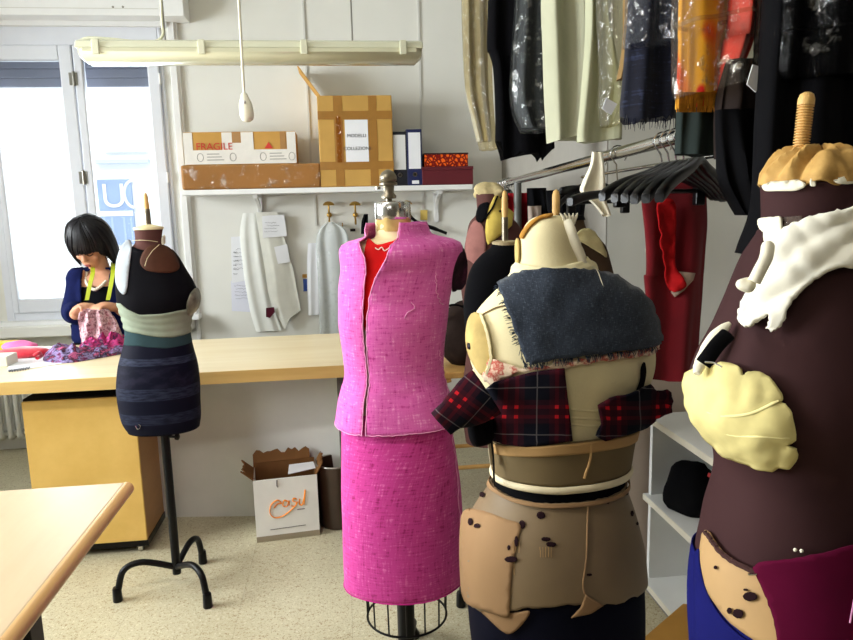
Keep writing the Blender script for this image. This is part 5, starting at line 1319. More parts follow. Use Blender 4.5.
# ---- large brown form at the right edge ----------------------------------
RY = .95
rrows = [(183, 768, 862, .95), (200, 768.5, 862, .95), (220, 768.5, 861, .95), (232, 766, 862, .95), (242, 760, 868, .92), (256, 752, 880, .9), (275, 745, 890, .9), (300, 736, 896, .9), (330, 724, 898, .92), (360, 710, 898, .95), (388, 702, 896, .95), (410, 704, 892, .95), (430, 715, 886, .92), (448, 723, 880, .9), (468, 725.5, 876, .9), (490, 722, 876, .92), (512, 715, 880, .95), (535, 708, 886, .97), (560, 702.5, 892, .98), (590, 700, 898, 1.), (630, 700, 902, 1.), (690, 704, 904, 1.)]
rb = Body(rrows, RY, M_=90, N=96, inset=lambda y: lerp_tab([(500, .0), (545, .012)], y))
rx_ = rb.par(rb.z0)[1]
RF = thing('dress_form', (rx_, RY, 0), 'large dark brown dress form with white shoulder pad at the right edge', 'dress form')
PLUM = M('plum_brown_jersey', (60, 38, 39), .75, var=.06, vs=4, sheen=0, spec=.3)
rb.mb.obj('torso', PLUM, RF, smooth=True)
stand(RF, rx_, RY, rb.z0+.02, [(rx_-.27, RY+.12, 0), (rx_+.27, RY+.12, 0), (rx_, RY-.3, 0)], .10, .02)
rt_ = rb.par(rb.z1); tp = Vector((rt_[1], RY, rb.z1)); nr = rt_[3]
# crumpled leather cap
def leather():
    t = NT('tan_leather'); n = t.noise(t.coords('Object'), 24, 4)
    t.link(t.ramp(n, [(.3, lin((168, 128, 68))), (.7, lin((208, 168, 102)))]), t.b.inputs['Base Color']); t.b.inputs['Roughness'].default_value = .55; t.bump(n, .5, .006); return t.m
LEA = leather()
rings = []
for i in range(40):
    t = i/39; r = []
    for k in range(128):
        a = 2*PI*k/128
        rad = nr*(.12+.80*min(1, t*1.15)**.8); h = .046*(1-t**2.6)-.006*t
        fo = .011*math.sin(a*4+1.2+1.5*t)*t+.010*math.sin(a*9+2*t)*t-.026*abs(noise.noise((math.cos(a)*2.0, math.sin(a)*2.0, t*1.6)))+.008
        r.append(tp+Vector(((rad+fo*.4)*math.cos(a), (rad+fo*.4)*math.sin(a), h+fo*.7*(1 if t < .95 else .6))))
    rings.append(r)
mb = MB().loft(rings, cap=False); mb.f.append(tuple(range(128)))
mb.obj('leather_cap', LEA, RF, smooth=True, solid=.004, off=1)
# turned wooden screw
sx = P(803, 145, RY).x; z0_, z1_ = tp.z+.032, P(805, 92, RY).z
pr = []; n_ = 17
for i in range(n_): 
    z = .012+(z1_-z0_-.030)*i/n_; dz = (z1_-z0_-.030)/n_
    pr += [(.0082, z), (.0112, z+dz*.35), (.0112, z+dz*.6), (.0082, z+dz*.95)]
L = z1_-z0_
mb = MB(); ax = Vector((.06, 0, 1)).normalized()
mb.lathe(Vector((sx-.004, RY, z0_)), [(.010, -.02), (.010, .01)]+pr+[(.0112, L-.018), (.0112, L-.010), (.009, L-.003), (.004, L)], 24, ax).obj('wooden_screw', PEG, RF, smooth=True)
MB().lathe(Vector((sx-.010, RY-.004, z0_-.004)), [(.018, -.006), (.016, .002), (.012, .008), (.002, .010)], 14).obj('blue_cloth_scrap', M('pale_blue_scrap', (150, 174, 184), .9, var=.1, vs=40), RF, smooth=True)
put(drape(rb, [(767.5, 184.5), (786, 183), (804, 182.5), (805, 187), (797, 190.5), (780, 191), (769, 190.5)], .004, 3), 'neck_strip', PADW, RF)
put(drape(rb, [(810, 181), (815, 181), (815.5, 186), (810.5, 186)], .004, 2), 'neck_strip', PADW, RF)
put(drape(rb, [(834, 180), (853, 179), (859, 183), (846, 185.5), (834, 184)], .004, 3), 'neck_strip', PADW, RF)
put(drape(rb, [(765, 219), (776, 217), (785, 217.5), (785.5, 231), (786, 245), (776, 246.5), (768, 244), (768, 234), (764.5, 228)], .006, 3, rag=.5), 'wadding_patch', PADW, RF, .004)
put(drape(rb, [(785, 217), (803, 215.5), (804, 226), (798, 233), (786, 236)], .004, 3, curvy=False), 'clear_tape', plastic('tape_clear', (190, 170, 160), .3, .15, 40), RF, .001)
WADD = M('white_wadding_fold', (238, 234, 218), .85, var=.03, vs=16, bump=.4, bs=40)
put(drape(rb, [(856, 207), (838, 209), (822, 213.5), (806, 222), (792, 233), (780, 248), (770, 266), (760, 286), (750, 306), (745, 319), (750, 329), (759, 331), (766, 324), (774, 318), (772, 327), (776, 333), (784, 327), (790, 313), (800, 297), (814, 283), (832, 272.5), (858, 265)], .010, 4.2, rag=.9, wr=.007, ws=14, off_fn=lambda x, y: .004*math.sin((x+y*1.3)*.16)+.003*abs(noise.noise((x/9, y/5, 5)))), 'shoulder_pad', WADD, RF, .006)
mb = MB().tube(curve([P(768, 246, RY-.08), P(766, 258, RY-.1), P(760, 270, RY-.11), P(754, 282, RY-.11)], 14), .0085, 10); mb.obj('wadding_roll', PADW, RF, smooth=True)
mb = lump(P(747, 285, RY-.1), (.012, .012, .010), 4, flat=False, amp=.4, fq=60); mb.obj('wadding_tuft', PADW, RF, smooth=True)
# far-side pad with black strap
mb = MB().tube(curve([P(730, 323, RY-.02), P(718, 334, RY-.02), P(708, 348, RY-.02), P(700, 364, RY-.02), P(697, 374, RY-.03)], 18), [.003, .005, .007, .008, .009, .010, .010, .010, .010, .010, .009, .009, .009, .008, .008, .007, .006, .005], 12, flat=.7)
mb.obj('side_pad', PADW, RF, smooth=True)
mb = MB().tube(curve([P(728, 334, RY-.06), P(718, 344, RY-.07), P(709, 356, RY-.08), P(703, 364, RY-.08)], 14), .0105, 10, flat=.45); mb.obj('black_strap', BLACKC, RF, smooth=True)
MB().tube(curve([P(705, 362, RY-.1), P(714, 363, RY-.11), P(722, 367, RY-.12)], 10), .0012, 6).obj('pin', CHROME, RF)
# the moulded yellow bust pad with its notched edge
PADR = [(691, 384), (693, 375), (704, 370), (718, 369), (727, 365), (738, 367), (746, 370), (748, 378), (752, 374), (762, 374), (772, 379), (779, 390), (784, 399), (777, 402), (786, 403), (791, 412), (794, 436), (786, 439), (797, 444), (796, 452), (790, 461), (780, 460), (774, 465), (758, 463), (740, 457), (722, 447), (708, 432), (697, 414), (692, 400)]
pd = put(drape(rb, PADR, .006, 4.0, curvy=False, dome=.014, wr=.005, ws=12, relax=1), 'bust_pad', PADY, RF, .005)
for ln in ([(697, 406), (720, 415), (750, 413), (778, 400)], [(703, 424), (730, 434), (760, 436), (789, 437)]):
    q = []
    dg_ = BVHTree.FromPolygons([v.co+pd.location+RF.location for v in pd.data.vertices], [tuple(p.vertices) for p in pd.data.polygons])
    for i in range(26):
        x, y = crom(ln, i/25); h = dg_.ray_cast(EYE, ray(x, y).normalized())
        if h[0] is not None: q.append(h[0]-ray(x, y).normalized()*.0045)
    if len(q) > 3: MB().tube(q, .0028, 8, flat=.5).obj('pad_seam', M('pad_seam_cream', (236, 224, 160), .8, var=0), RF, smooth=True)
# lower layers: beige panel, magenta cloth, blue cloth
BEI = M('beige_panel', (178, 143, 96), .6, var=.04, vs=6, sheen=0)
bp = put(drape(rb, [(708, 532), (714, 533), (724, 548), (738, 560), (756, 569), (768, 574), (778, 600), (785, 638), (780, 650), (760, 640), (735, 622), (716, 598), (705, 575), (704, 552)], .006, 4.5, rag=.4), 'hip_panel', BEI, RF, .003)
stitch_line(rb, [(711, 531), (719, 543), (732, 557), (750, 567), (766, 574)], M('jersey_edge', (70, 48, 46), .8, var=0), RF, off=.010, amp=.7, r=.004, name='jersey_hem')
for (x, y, rx2, ry2) in [(722, 567, 1.8, 1.8), (754, 594.5, 6.5, 4.5), (743, 611.5, 5, 4.5), (735, 609, 2.5, 3), (750, 588, 2, 1.2)]:
    put(drape(rb, [(x+rx2*math.cos(2*PI*k/10), y+ry2*math.sin(2*PI*k/10)) for k in range(10)], .0115, 1.5, rag=.25), 'hole', HOLE, bp, .0006)
MAG = M('magenta_felt', (84, 8, 42), .9, var=.05, vs=12, sheen=0)
mg = put(drape(rb, [(757, 566), (762, 560), (790, 556), (820, 550), (856, 540), (890, 536), (896, 600), (900, 660), (860, 670), (795, 662), (779, 636), (774, 610), (766, 588)], .013, 6, curvy=False, rag=.5), 'cloth_overlay', MAG, None, .003)
tag(mg, 'magenta felt cloth pinned on the hip of the large brown form', 'cloth')
MB().tube(curve([rb.hit(x, y)[0]+rb.hit(x, y)[1]*.018 for x, y in ((846, 563), (851, 575), (847, 592), (843, 618))], 18), .0012, 5).obj('loose_thread', FRAY, mg)
for x, y in ((795, 549), (801, 550)): h = rb.hit(x, y); MB().ball(h[0]+h[1]*.006, .0028, 8).obj('pin_head', PADW, RF, smooth=True)
h = rb.hit(758, 571); MB().box(h[0]+h[1]*.02, (.012, .003, .002)).obj('pin', CHROME, mg)
ROY = M('royal_blue_cloth', (20, 22, 88), .85, var=.05, vs=10)
bl_ = put(rb.shell([(699, 552), (705, 578), (716, 600), (735, 622), (760, 640), (800, 655), (880, 650)], rb.z0, off=.003, nv=12), 'hip_wrap', ROY, None, .003)
tag(bl_, 'royal blue cloth wrapped below the beige hip panel of the brown form', 'cloth')
put(drape(rb, [(700, 560), (702, 552), (705, 550), (706, 565), (712, 590), (726, 615), (745, 634), (760, 645), (740, 660), (706, 660), (701, 620)], .008, 4), 'front_layer', ROY, bl_, .003)

# ---- three forms behind ---------------------------------------------------
def back_form(rows, Y, m, label, lobes=(), feet=None):
    b = Body(rows, Y, M_=50, N=56, lobes=lobes); c = b.par(b.z0)[1]
    o = thing('dress_form', (c, Y, 0), label, 'dress form'); b.mb.obj('torso', m, o, smooth=True)
    stand(o, c, Y, b.z0+.02, feet or [(c-.2, Y-.12, 0), (c+.2, Y-.12, 0), (c, Y+.25, 0)], .10, .018)
    return b, o
b2, o2 = back_form([(194, 476, 502, .95), (212, 477, 503, .95), (222, 470, 515, .8), (234, 467, 523, .68), (252, 464, 530, .66), (275, 461, 532, .7), (300, 463, 530, .7), (330, 470, 524, .68), (360, 466, 528, .7), (400, 462, 532, .72), (440, 466, 530, .72)], 2.75, BROWN, 'brown dress form with yellow shoulder patch, back left of the garment rack', feet=[Vector((.42, 2.64, 0)), Vector((.80, 2.60, 0)), Vector((.60, 2.92, 0))])
tp = Vector((b2.par(b2.z1)[1], 2.75, b2.z1))
mb = lump(tp+Z*.010, (.062, .055, .036), 11, flat=False, amp=.35, fq=30); mb.obj('neck_cap', M('faded_canvas', (196, 180, 136), .9, var=.15, vs=30), o2, smooth=True)
put(drape(b2, [(486, 224), (489, 206), (494, 196), (497, 195), (506, 208), (513, 214), (511, 226), (502, 234), (488, 245), (485, 238)], .004, 3, curvy=False, dome=.010), 'shoulder_patch', M('yellow_canvas', (208, 184, 92), .85, var=.06, vs=18), o2)
put(drape(b2, [(480, 206), (488, 202), (489, 208), (484, 222), (477, 221)], .006, 2), 'neck_strap', BLACKC, o2)
stitch_line(b2, [(496, 196), (492, 208), (486, 220)], BLACKC, o2, off=.012, amp=.1, r=.004, n=10, name='strap')
for x, y in ((502, 203), (499, 213), (503, 215)): put(drape(b2, [(x+2*math.cos(2*PI*k/8), y+1.4*math.sin(2*PI*k/8)) for k in range(8)], .0175, 1.), 'hole', HOLE, o2, .0006)
put(drape(b2, [(468, 236), (476, 221), (485, 230), (486, 255), (482, 268), (472, 262), (467, 256)], .005, 3), 'rose_panel', M('rose_brown_jersey', (146, 100, 94), .8, var=.08, vs=20), o2)
b3, o3 = back_form([(243, 493, 517, .95), (248, 490, 520, .95), (254, 482, 530, .75), (266, 472, 540, .65), (285, 466, 546, .66), (310, 464, 548, .7), (340, 468, 544, .7), (372, 474, 540, .68), (410, 466, 546, .7)], 2.15, BLACKC, 'black dress form with a pale wooden peg on its neck, behind the tweed shoulders', feet=[PZ(461, 606, 0), Vector((.64, 2.34, 0)), Vector((.40, 1.98, 0))])
tp = Vector((b3.par(b3.z1)[1], 2.15, b3.z1))
MB().lathe(tp, [(.040, -.006), (.042, .004), (.030, .008)], 22).obj('neck_disc', M('pale_disc', (176, 158, 120), .6, var=.1, vs=20), o3, smooth=True)
MB().lathe(tp+Z*.006, [(.010, 0), (.010, .075)], 14).obj('metal_post', GREYW, o3, smooth=True)
MB().lathe(tp+Z*.08, [(.0085, 0), (.0105, .02), (.0095, .06), (.006, .08), (.001, .084)], 16).obj('wooden_peg', PEG, o3, smooth=True)
b4, o4 = back_form([(218, 549, 583, .95), (228, 548, 585, .95), (236, 545, 594, .75), (246, 540, 604, .62), (262, 536, 609, .62), (282, 532, 613, .68), (310, 531, 614, .72), (350, 536, 610, .7), (400, 530, 616, .72)], 1.95, M('olive_brown_jersey', (84, 68, 54), .8, var=.06, vs=8), 'olive brown dress form with cream shoulder, hidden behind the cream neck', feet=[Vector((.72, 1.76, 0)), Vector((.83, 2.05, 0)), Vector((.50, 1.80, 0))])
tp = Vector((b4.par(b4.z1)[1]-.03, 1.95, b4.z1))
MB().lathe(tp+Z*.002, [(.0095, -.01), (.011, .02), (.011, .062), (.008, .075), (.001, .080)], 16).obj('wooden_peg', PEG, o4, smooth=True)
MB().lathe(Vector((b4.par(b4.z1)[1], 1.95, b4.z1)), [(.055, -.006), (.05, .006), (.02, .012)], 20).obj('neck_cap', BLACKC, o4, smooth=True)
put(drape(b4, [(572, 238), (580, 230), (590, 233), (598, 243), (604, 258), (592, 250), (580, 243), (572, 243)], .006, 2.5, wr=.008, ws=6), 'shoulder_cloth', M('cream_olive_cloth', (206, 196, 148), .85, var=.08, vs=24), o4, .003)
put(drape(b4, [(572, 244), (580, 246), (585, 258), (589, 268), (586, 273), (576, 262)], .008, 2.5), 'white_strip', PADW, o4, .004)
# red scrap and white strip hanging low between pink suit and tan form
mb = MB().tube(curve([P(481, 362, 1.44), P(475, 378, 1.44), P(471, 396, 1.44)], 10), [.010, .014, .017, .018, .018, .017, .015, .012, .009, .005], 10, flat=.3)
tag(mb.obj('cloth_scrap', PADW, smooth=True), 'white cloth scrap hanging between the pink skirt and the cream form', 'cloth')
mb = MB().tube(curve([P(479, 364, 1.47), P(470, 379, 1.47), P(464, 394, 1.47)], 10), [.006, .008, .009, .010, .010, .009, .008, .007, .006, .004], 8, flat=.3)
tag(mb.obj('cloth_scrap', M('rose_scrap', (170, 70, 70), .9, var=.1, vs=30), smooth=True), 'rose cloth scrap beside the white cloth scrap', 'cloth')
# wooden stool with dark brown bag, seen behind the pink suit
ty = 3.15
sz = P(460, 366, ty).z
sxc = P(470, 366, ty).x
ST = thing('wooden_stool', (sxc, ty, 0), 'pale bent wood stool behind the pink suit', 'stool')
PINE = wood('pine', (196, 150, 84), (220, 176, 108), (6, 6, 2), .45)
MB().bx(sxc-.19, sxc+.19, ty-.17, ty+.17, sz-.018, sz+.012).obj('seat', PINE, ST, bevel=.006)
for s1_ in (-1, 1):
    for s2_ in (-1, 1):
        x, y = sxc+.165*s1_, ty+.145*s2_; MB().tube(curve([(x-.05*s1_, y, sz-.025), (x-.012*s1_, y, sz-.04), (x, y, sz-.09), (x+.012*s1_, y, .3), (x+.02*s1_, y, 0)], 18), .013, 10).obj('leg', PINE, ST, smooth=True)
    MB().tube([(sxc-.17, ty+.145*s1_, .22), (sxc+.17, ty+.145*s1_, .22)], .010, 10).obj('stretcher', PINE, ST, smooth=True)
BAGM = M('dark_brown_bag', (44, 34, 30), .8, var=.15, vs=14)
mb = MB().ball((sxc-.02, ty, sz+.15), (.15, .12, .155), 26)
for i, v in enumerate(mb.v):
    c = Vector((sxc-.02, ty, sz+.15)); d = v-c; v2 = c+d*(1+.14*noise.noise(v*9)); v2.z = max(v2.z, sz+.0125); mb.v[i] = v2
BG = thing('shoulder_bag', (sxc-.02, ty, sz+.012), 'dark brown soft bag lying on the bent wood stool', 'bag')
mb.obj('bag_body', BAGM, BG, smooth=True)
MB().tube(curve([(sxc-.14, ty-.05, sz+.2), (sxc-.15, ty-.10, sz+.28), (sxc-.08, ty-.12, sz+.31), (sxc+.02, ty-.11, sz+.26)], 18), .010, 8, flat=.5).obj('strap', BLACKC, BG, smooth=True)
# ------------------------------------------------------------------ white shelf unit on the right
SX0 = 1.04; SXB = RX1-.005
zA, zB, zC = PX(690, 443.5, SX0).z, PX(660, 508.5, SX0).z, .045
SYF = 2.26; SYN = .75
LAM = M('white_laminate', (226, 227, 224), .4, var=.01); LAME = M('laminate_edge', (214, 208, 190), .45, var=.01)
SU = thing('shelf_unit', ((SX0+SXB)/2, (SYN+SYF)/2, 0), 'low white open shelf unit along the right wall', 'shelf')
for z in (zA, zB, zC):
    MB().bx(SX0, SXB, SYN, SYF, z-.022, z).obj('shelf_board', LAM, SU, bevel=.0015)
    MB().bx(SX0-.002, SX0-.0002, SYN, SYF, z-.022, z-.0005).obj('edge_band', LAME, SU)
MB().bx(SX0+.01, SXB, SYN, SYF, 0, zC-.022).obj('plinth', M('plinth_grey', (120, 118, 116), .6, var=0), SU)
MB().bx(SX0+.02, SXB, SYF-.02, SYF-.0005, zC, zA-.022).obj('end_panel', LAM, SU)
MB().bx(SXB-.36, SXB-.345, SYN, SYF-.02, zC, zA-.022).obj('back_panel', LAM, SU)
MB().bx(SX0+.03, SXB-.36, 1.62, 1.635, zB, zA-.022).obj('divider', M('laminate_grey', (205, 204, 196), .5, var=0), SU)  # divider slightly greyer than the shelf boards
# end board behind the shelf, pinkish panel under the red garment
pz = PZ(670, 411, zA); PANEL = M('pinkish_panel', (206, 190, 176), .7, var=.02)
tag(MB().bx(SX0-.10, RX1-.01, SYF+.03, SYF+.05, 0, P(690, 372, SYF+.03).z).obj('end_board', PANEL), 'pinkish upright board at the far end of the low white shelf unit', 'board')
# dark clothes heaped on the middle shelf
def heap(cx, cy, z0, r, seed, m_, name, label, parent=None):
    mb = MB().ball((cx, cy, z0+r[2]*.55), r, 30); c = Vector((cx, cy, z0+r[2]*.55))
    for i, v in enumerate(mb.v):
        d = v-c; k = 1+.22*noise.noise(v*10+Vector((seed, 0, 0)))+.12*noise.noise(v*24); w = c+d*k; w.z = max(w.z, z0+.002); mb.v[i] = w
    return tag(mb.obj(name, m_, None, smooth=True), label, 'clothes')
BLKSAT = M('black_satin', (9, 9, 12), .35, var=0, spec=.5)
h1_ = PX(672, 462, 1.12)
heap(1.14, 2.10, zB, (.085, .09, .11), 3, BLACKC, 'folded_clothes', 'black clothes folded on the middle shelf, behind the cream form')
heap(1.16, 1.84, zB, (.10, .14, .11), 5, BLKSAT, 'folded_clothes', 'shiny black clothes heaped on the middle shelf beside the brown form')
q = PX(714, 476, 1.075); tag(MB().box((q.x-.01, q.y, q.z), (.004, .03, .012), ry=.3).obj('fabric_tag', M('red_tag', (150, 26, 30), .5, var=0)), 'small red tag on the shiny black clothes', 'tag')
# brown carton in the lower right
yb = P(668, 607, 1.72)
OC = M('ochre_carton', (176, 128, 52), .55, var=.04)
b = MB(); q = [PZ(x, y, .16) for x, y in ((640, 640), (683, 603), (712, 607), (690, 648))]
b.add([Vector((p.x, p.y, .0)) for p in q]+[Vector((p.x, p.y, .16)) for p in q], [(3, 2, 1, 0), (4, 5, 6, 7), (0, 1, 5, 4), (1, 2, 6, 5), (2, 3, 7, 6), (3, 0, 4, 7)])
tag(b.obj('cardboard_box', OC, bevel=.004), 'ochre carton on the floor at the bottom right, before the shelf unit', 'box')

# ------------------------------------------------------------------ garment rack with hangers
RXr = .75; yr0, yr1 = 1.36, 3.30
rz_ = lambda y: 1.508+(1.546-1.508)*(3.263-y)/(3.263-1.515)
RK = thing('garment_rack', (RXr, 2.2, 0), 'chrome garment rack along the right side behind the dress forms', 'rack')
MB().tube([(RXr, yr0, rz_(yr0)), (RXr, yr1, rz_(yr1))], .016, 16).obj('top_rail', CHROME, RK, smooth=True)
MB().tube([(RXr+.045, yr0, rz_(yr0)-.05), (RXr+.045, 2.25, rz_(2.25)-.035)], .005, 8).obj('lower_rod', CHROME, RK, smooth=True)
MB().tube([(RXr, yr0+.02, rz_(yr0)), (RXr, yr0+.02, CEIL)], .008, 10).obj('hanging_rod', STEEL, RK, smooth=True)
MB().tube([(RXr, 2.93, .03), (RXr, 2.93, rz_(2.93))], .0165, 14).obj('upright', GREYM, RK, smooth=True)
MB().lathe((RXr, 2.93, 0), [(.055, 0), (.055, .012), (.03, .022), (.018, .05)], 28).obj('foot', GREYM, RK, smooth=True)
def hanger(y, rot, w, label, drop=.10, clips=False, m_=BLACKP, tilt=0., slope=.10, group=None, thick=.011):
    z = rz_(y); o = thing('coat_hanger', (RXr, y, z-drop-.08), label, 'hanger', group)
    MB().tube([(RXr+.024*math.cos(a), y, z-.004+.024*math.sin(a)) for a in [math.radians(d) for d in range(-40, 200, 20)]]+[(RXr-.018, y, z-.012), (RXr-.004, y, z-.03), (RXr, y, z-drop+.02)], .0022, 7).obj('hook', CHROME, o, smooth=True)
    d = Vector((math.cos(rot), math.sin(rot), tilt)).normalized(); c = Vector((RXr, y, z-drop))
    pts = [c-d*w/2-Z*slope*w*.55, c-d*w*.36-Z*slope*w*.30, c-d*w*.12-Z*.005, c+Z*.012, c+d*w*.12-Z*.005, c+d*w*.36-Z*slope*w*.30, c+d*w/2-Z*slope*w*.55]
    sd = Vector((-d.y, d.x, 0)).normalized(); cp = curve(pts, 30); rg = []
    for i, q in enumerate(cp):
        t = abs(i/14.5-1); hw = .006+.004*math.sin(min(1, t*1.25)*PI/2)*(1 if t < .93 else .7); hh = thick*(.75+.5*t)*(1 if t < .95 else .75)
        rg.append([q+sd*(sa*hw)+Z*(sb2*hh) for sa, sb2 in ((-1, -.6), (-.6, -1), (.6, -1), (1, -.6), (1, .6), (.6, 1), (-.6, 1), (-1, .6))])
    MB().loft(rg).obj('shoulder_bar', m_, o, smooth=True)
    if clips:
        for s_ in (-1, 1):
            q = c+d*w*.36*s_-Z*.05; MB().bx(q.x-.012, q.x+.012, q.y-.012, q.y+.012, q.z-.03, q.z+.02).obj('clip', m_, o, bevel=.004)
        MB().tube([c-d*w*.42-Z*.045, c+d*w*.42-Z*.045], .0055, 8).obj('trouser_bar', m_, o, smooth=True)
    return o
HL = [(1.98, .25, .26, 'black clip hanger nearest the white cloth on the garment rack', True, .06, .10), (1.84, .60, .42, 'black hanger crossing behind the clip hanger on the rack', False, .08, .12),
      (1.575, .50, .42, 'black hanger above the red garment, farthest of the close bunch', True, .05, .24), (1.54, .58, .42, 'second black hanger of the close bunch above the red garment', False, .05, .26), (1.505, .62, .42, 'third black hanger of the close bunch above the red garment', False, .05, .27),
      (1.47, .66, .43, 'fourth black hanger of the close bunch above the red garment', False, .052, .27), (1.435, .70, .43, 'fifth black hanger of the close bunch above the red garment', False, .052, .27), (1.40, .75, .43, 'frontmost black hanger of the close bunch, nearest the dark green skirt', False, .052, .27)]
for y, rt__, w_, l_, cl, dr, sl in HL: hanger(y, rt__, w_, l_, dr+.02, cl, slope=sl, thick=.0105)
def rackcloth(name, rows, Y, th, m_, label, cat, **kw): return bag(name, rows, Y, th, m_, label, cat, **kw)
DRED_ = M('dark_red_wool', (104, 12, 22), .85, var=.08, vs=9, sheen=.1)
FLR = M('red_fold_lit', (168, 20, 24), .75, var=.06, vs=10)  # brighter red puts the light on the front fold into the colour
rg_ = bag('red_garment', [(176, 640, 706), (200, 641, 707), (225, 643.5, 708), (250, 645, 706.5), (273, 645, 705), (276, 643, 705), (300, 644.5, 703.5), (340, 642.5, 700), (378, 641, 698)], 1.72, .022, DRED_, 'dark red garment hanging from the rack, folded front showing its lining', 'garment', fold=.010, kf=5, seed=3, hem=[(641, 377), (665, 380), (690, 377), (699, 374)])
bt = BVHTree.FromPolygons([v.co+rg_.location for v in rg_.data.vertices], [tuple(p.vertices) for p in rg_.data.polygons])
class _B: 
    bvh = bt; tab = [(0, 0, 1.70)]*3
    def hit(s, x, y): return Body.hit(s, x, y)
BR = _B()
put(drape(BR, [(654, 204), (672, 202), (674, 240), (675, 266), (683, 277), (685, 286), (675, 291), (666, 284), (659, 262), (655, 235)], .010, 3, wr=.012, ws=6), 'front_fold', FLR, rg_, .003)
put(drape(BR, [(674, 271), (684, 272), (694, 273), (692, 280), (684, 290), (675, 297), (671, 292), (673, 282)], .004, 3, curvy=False), 'lining_corner', M('beige_lining', (176, 152, 136), .8, var=.03), rg_, .002)
stitch_line(BR, [(668, 206), (669, 250), (672, 270)], DRED_, rg_, off=.012, amp=.1, r=.004, name='fold_edge', n=16)
# white cloth folded over the rail
wcx = PX(604, 170, RXr-.02)
bag('white_cloth', [(152, 592, 602), (165, 590, 604), (185, 582, 606), (200, 580, 607), (212, 594, 610), (217, 601, 611)], wcx.y-.0, .012, PADW, 'white cloth folded over the chrome rail', 'cloth', fold=.008, kf=5, seed=2, hem=[(580, 203), (598, 212), (606, 217), (611, 214)])
# garments hung at the far end of the rack
for i in range(5):
    y = 3.27-.05*i; hanger(y, 1.15, .34, 'black hanger with chrome hook at the far end of the rack', .05, False, group='hangers at the far end of the rack', slope=.30)
bag('red_garment', [(193, 508, 530), (205, 508, 531), (230, 509, 530), (265, 510, 528), (300, 512, 528)], 3.0, .03, M('crimson_wool', (132, 18, 28), .85, var=.06), 'crimson garment hanging at the far end of the rack', 'garment', fold=.012, seed=6)
bag('black_garment', [(188, 527, 546), (215, 528, 548), (300, 528, 548)], 2.92, .03, BLACKC, 'black garment hanging behind the grey rack upright', 'garment', fold=.01, seed=8)
bag('beige_garment', [(206, 528, 541), (230, 529, 541), (280, 529, 541)], 2.86, .02, M('beige_mauve_cloth', (176, 160, 148), .8, var=.04), 'beige garment between the crimson garment and the rack upright', 'garment', fold=.008, seed=9)
bag('black_garment', [(190, 546, 588), (205, 548, 586), (230, 552, 583), (280, 552, 580)], 2.45, .03, BLACKC, 'black garment hanging between the rack upright and the white cloth', 'garment', fold=.012, seed=1)
MB().tube(curve([P(553, 212, 2.3), P(566, 198, 2.3), P(580, 187, 2.3), P(590, 186, 2.3)], 14), .012, 10, flat=.4).obj('belt_strap', BLKSAT); tag(bpy.data.objects['belt_strap'], 'shiny black strap slanting up to the rail by the white cloth', 'strap')
bag('black_garment', [(196, 490, 508), (215, 497, 514), (260, 500, 518), (300, 500, 520)], 3.12, .02, BLACKC, 'black garment hanging at the very end of the rack behind the brown form', 'garment', fold=.008, seed=2)

# ------------------------------------------------------------------ clothes on the upper rail
UZ = 2.44
ua, ub = Vector((.65, 3.5, UZ)), Vector((.83, .9, UZ))
UR = thing('clothes_rail', ((ua.x+ub.x)/2, (ua.y+ub.y)/2, UZ), 'upper clothes rail hung from the ceiling above the garment rack', 'rail')
MB().tube([ua, ub], .014, 12).obj('rail', CHROME, UR, smooth=True)
for t in (.12, .88): q = ua.lerp(ub, t); MB().tube([q, (q.x, q.y, CEIL)], .008, 8).obj('hanging_rod', STEEL, UR)
OFFW = M('off_white_wool', (178, 178, 154), .85, var=.03, vs=5, bump=.2, bs=200); OFFW2 = M('cream_satin_wool', (174, 175, 148), .75, var=.03, vs=5)
BEIG = M('beige_cover_cloth', (170, 163, 142), .8, var=.08, vs=10)
T_ = UZ-.015
bag('beige_garment', [(0, 464, 486), (40, 464.5, 487), (90, 466, 488), (120, 472, 490), (142, 477, 491)], 3.36, .03, BEIG, 'beige garment at the far left end of the upper clothes rail', 'garment', fold=.012, seed=3, top=T_)
bag('plastic_cover', [(0, 462, 491), (40, 463, 491), (90, 466, 492), (125, 474, 494), (150, 480, 496)], 3.36, .055, plastic('film_a', (235, 228, 205), .22, .12, 30), 'clear plastic cover over the beige garment at the far left of the upper rail', 'cover', fold=.012, seed=3, top=T_)
bag('black_skirt', [(0, 488, 546), (50, 487, 547), (57, 489, 547), (75, 493, 548), (120, 495, 551), (150, 495, 553)], 2.72, .04, BLACKC, 'black skirt with ragged hem, right of the beige garment on the upper rail', 'skirt', fold=.014, seed=4, top=T_, hem=[(493, 141), (500, 143), (501, 161), (514, 157), (515, 151), (524, 155), (537, 153), (541, 162), (545, 153), (555, 147)])
bag('dark_garment', [(0, 517, 545), (60, 514, 546), (95, 513, 547), (115, 517, 549), (128, 522, 550)], 2.57, .03, M('charcoal_satin', (24, 28, 32), .5, var=.05), 'charcoal garment in clear plastic on the upper rail', 'garment', fold=.01, seed=7, top=T_)
bag('plastic_cover', [(0, 516, 547), (60, 512, 548), (92, 510.5, 549), (115, 514, 551), (132, 522, 552)], 2.57, .055, plastic('film_b', (225, 228, 228), .20, .02, 16), 'clear plastic cover over the charcoal garment', 'cover', fold=.01, seed=7, top=T_)
bag('white_garment', [(0, 543, 592), (40, 544, 594), (90, 545.5, 594), (130, 548, 590), (141, 549, 588)], 2.22, .03, OFFW, 'off white garment with deep folds on the upper rail, right of the charcoal one', 'garment', fold=.022, kf=7, seed=2, top=T_, hem=[(549, 143), (560, 140), (575, 136), (578, 142), (588, 141)], M_=44, N=110)
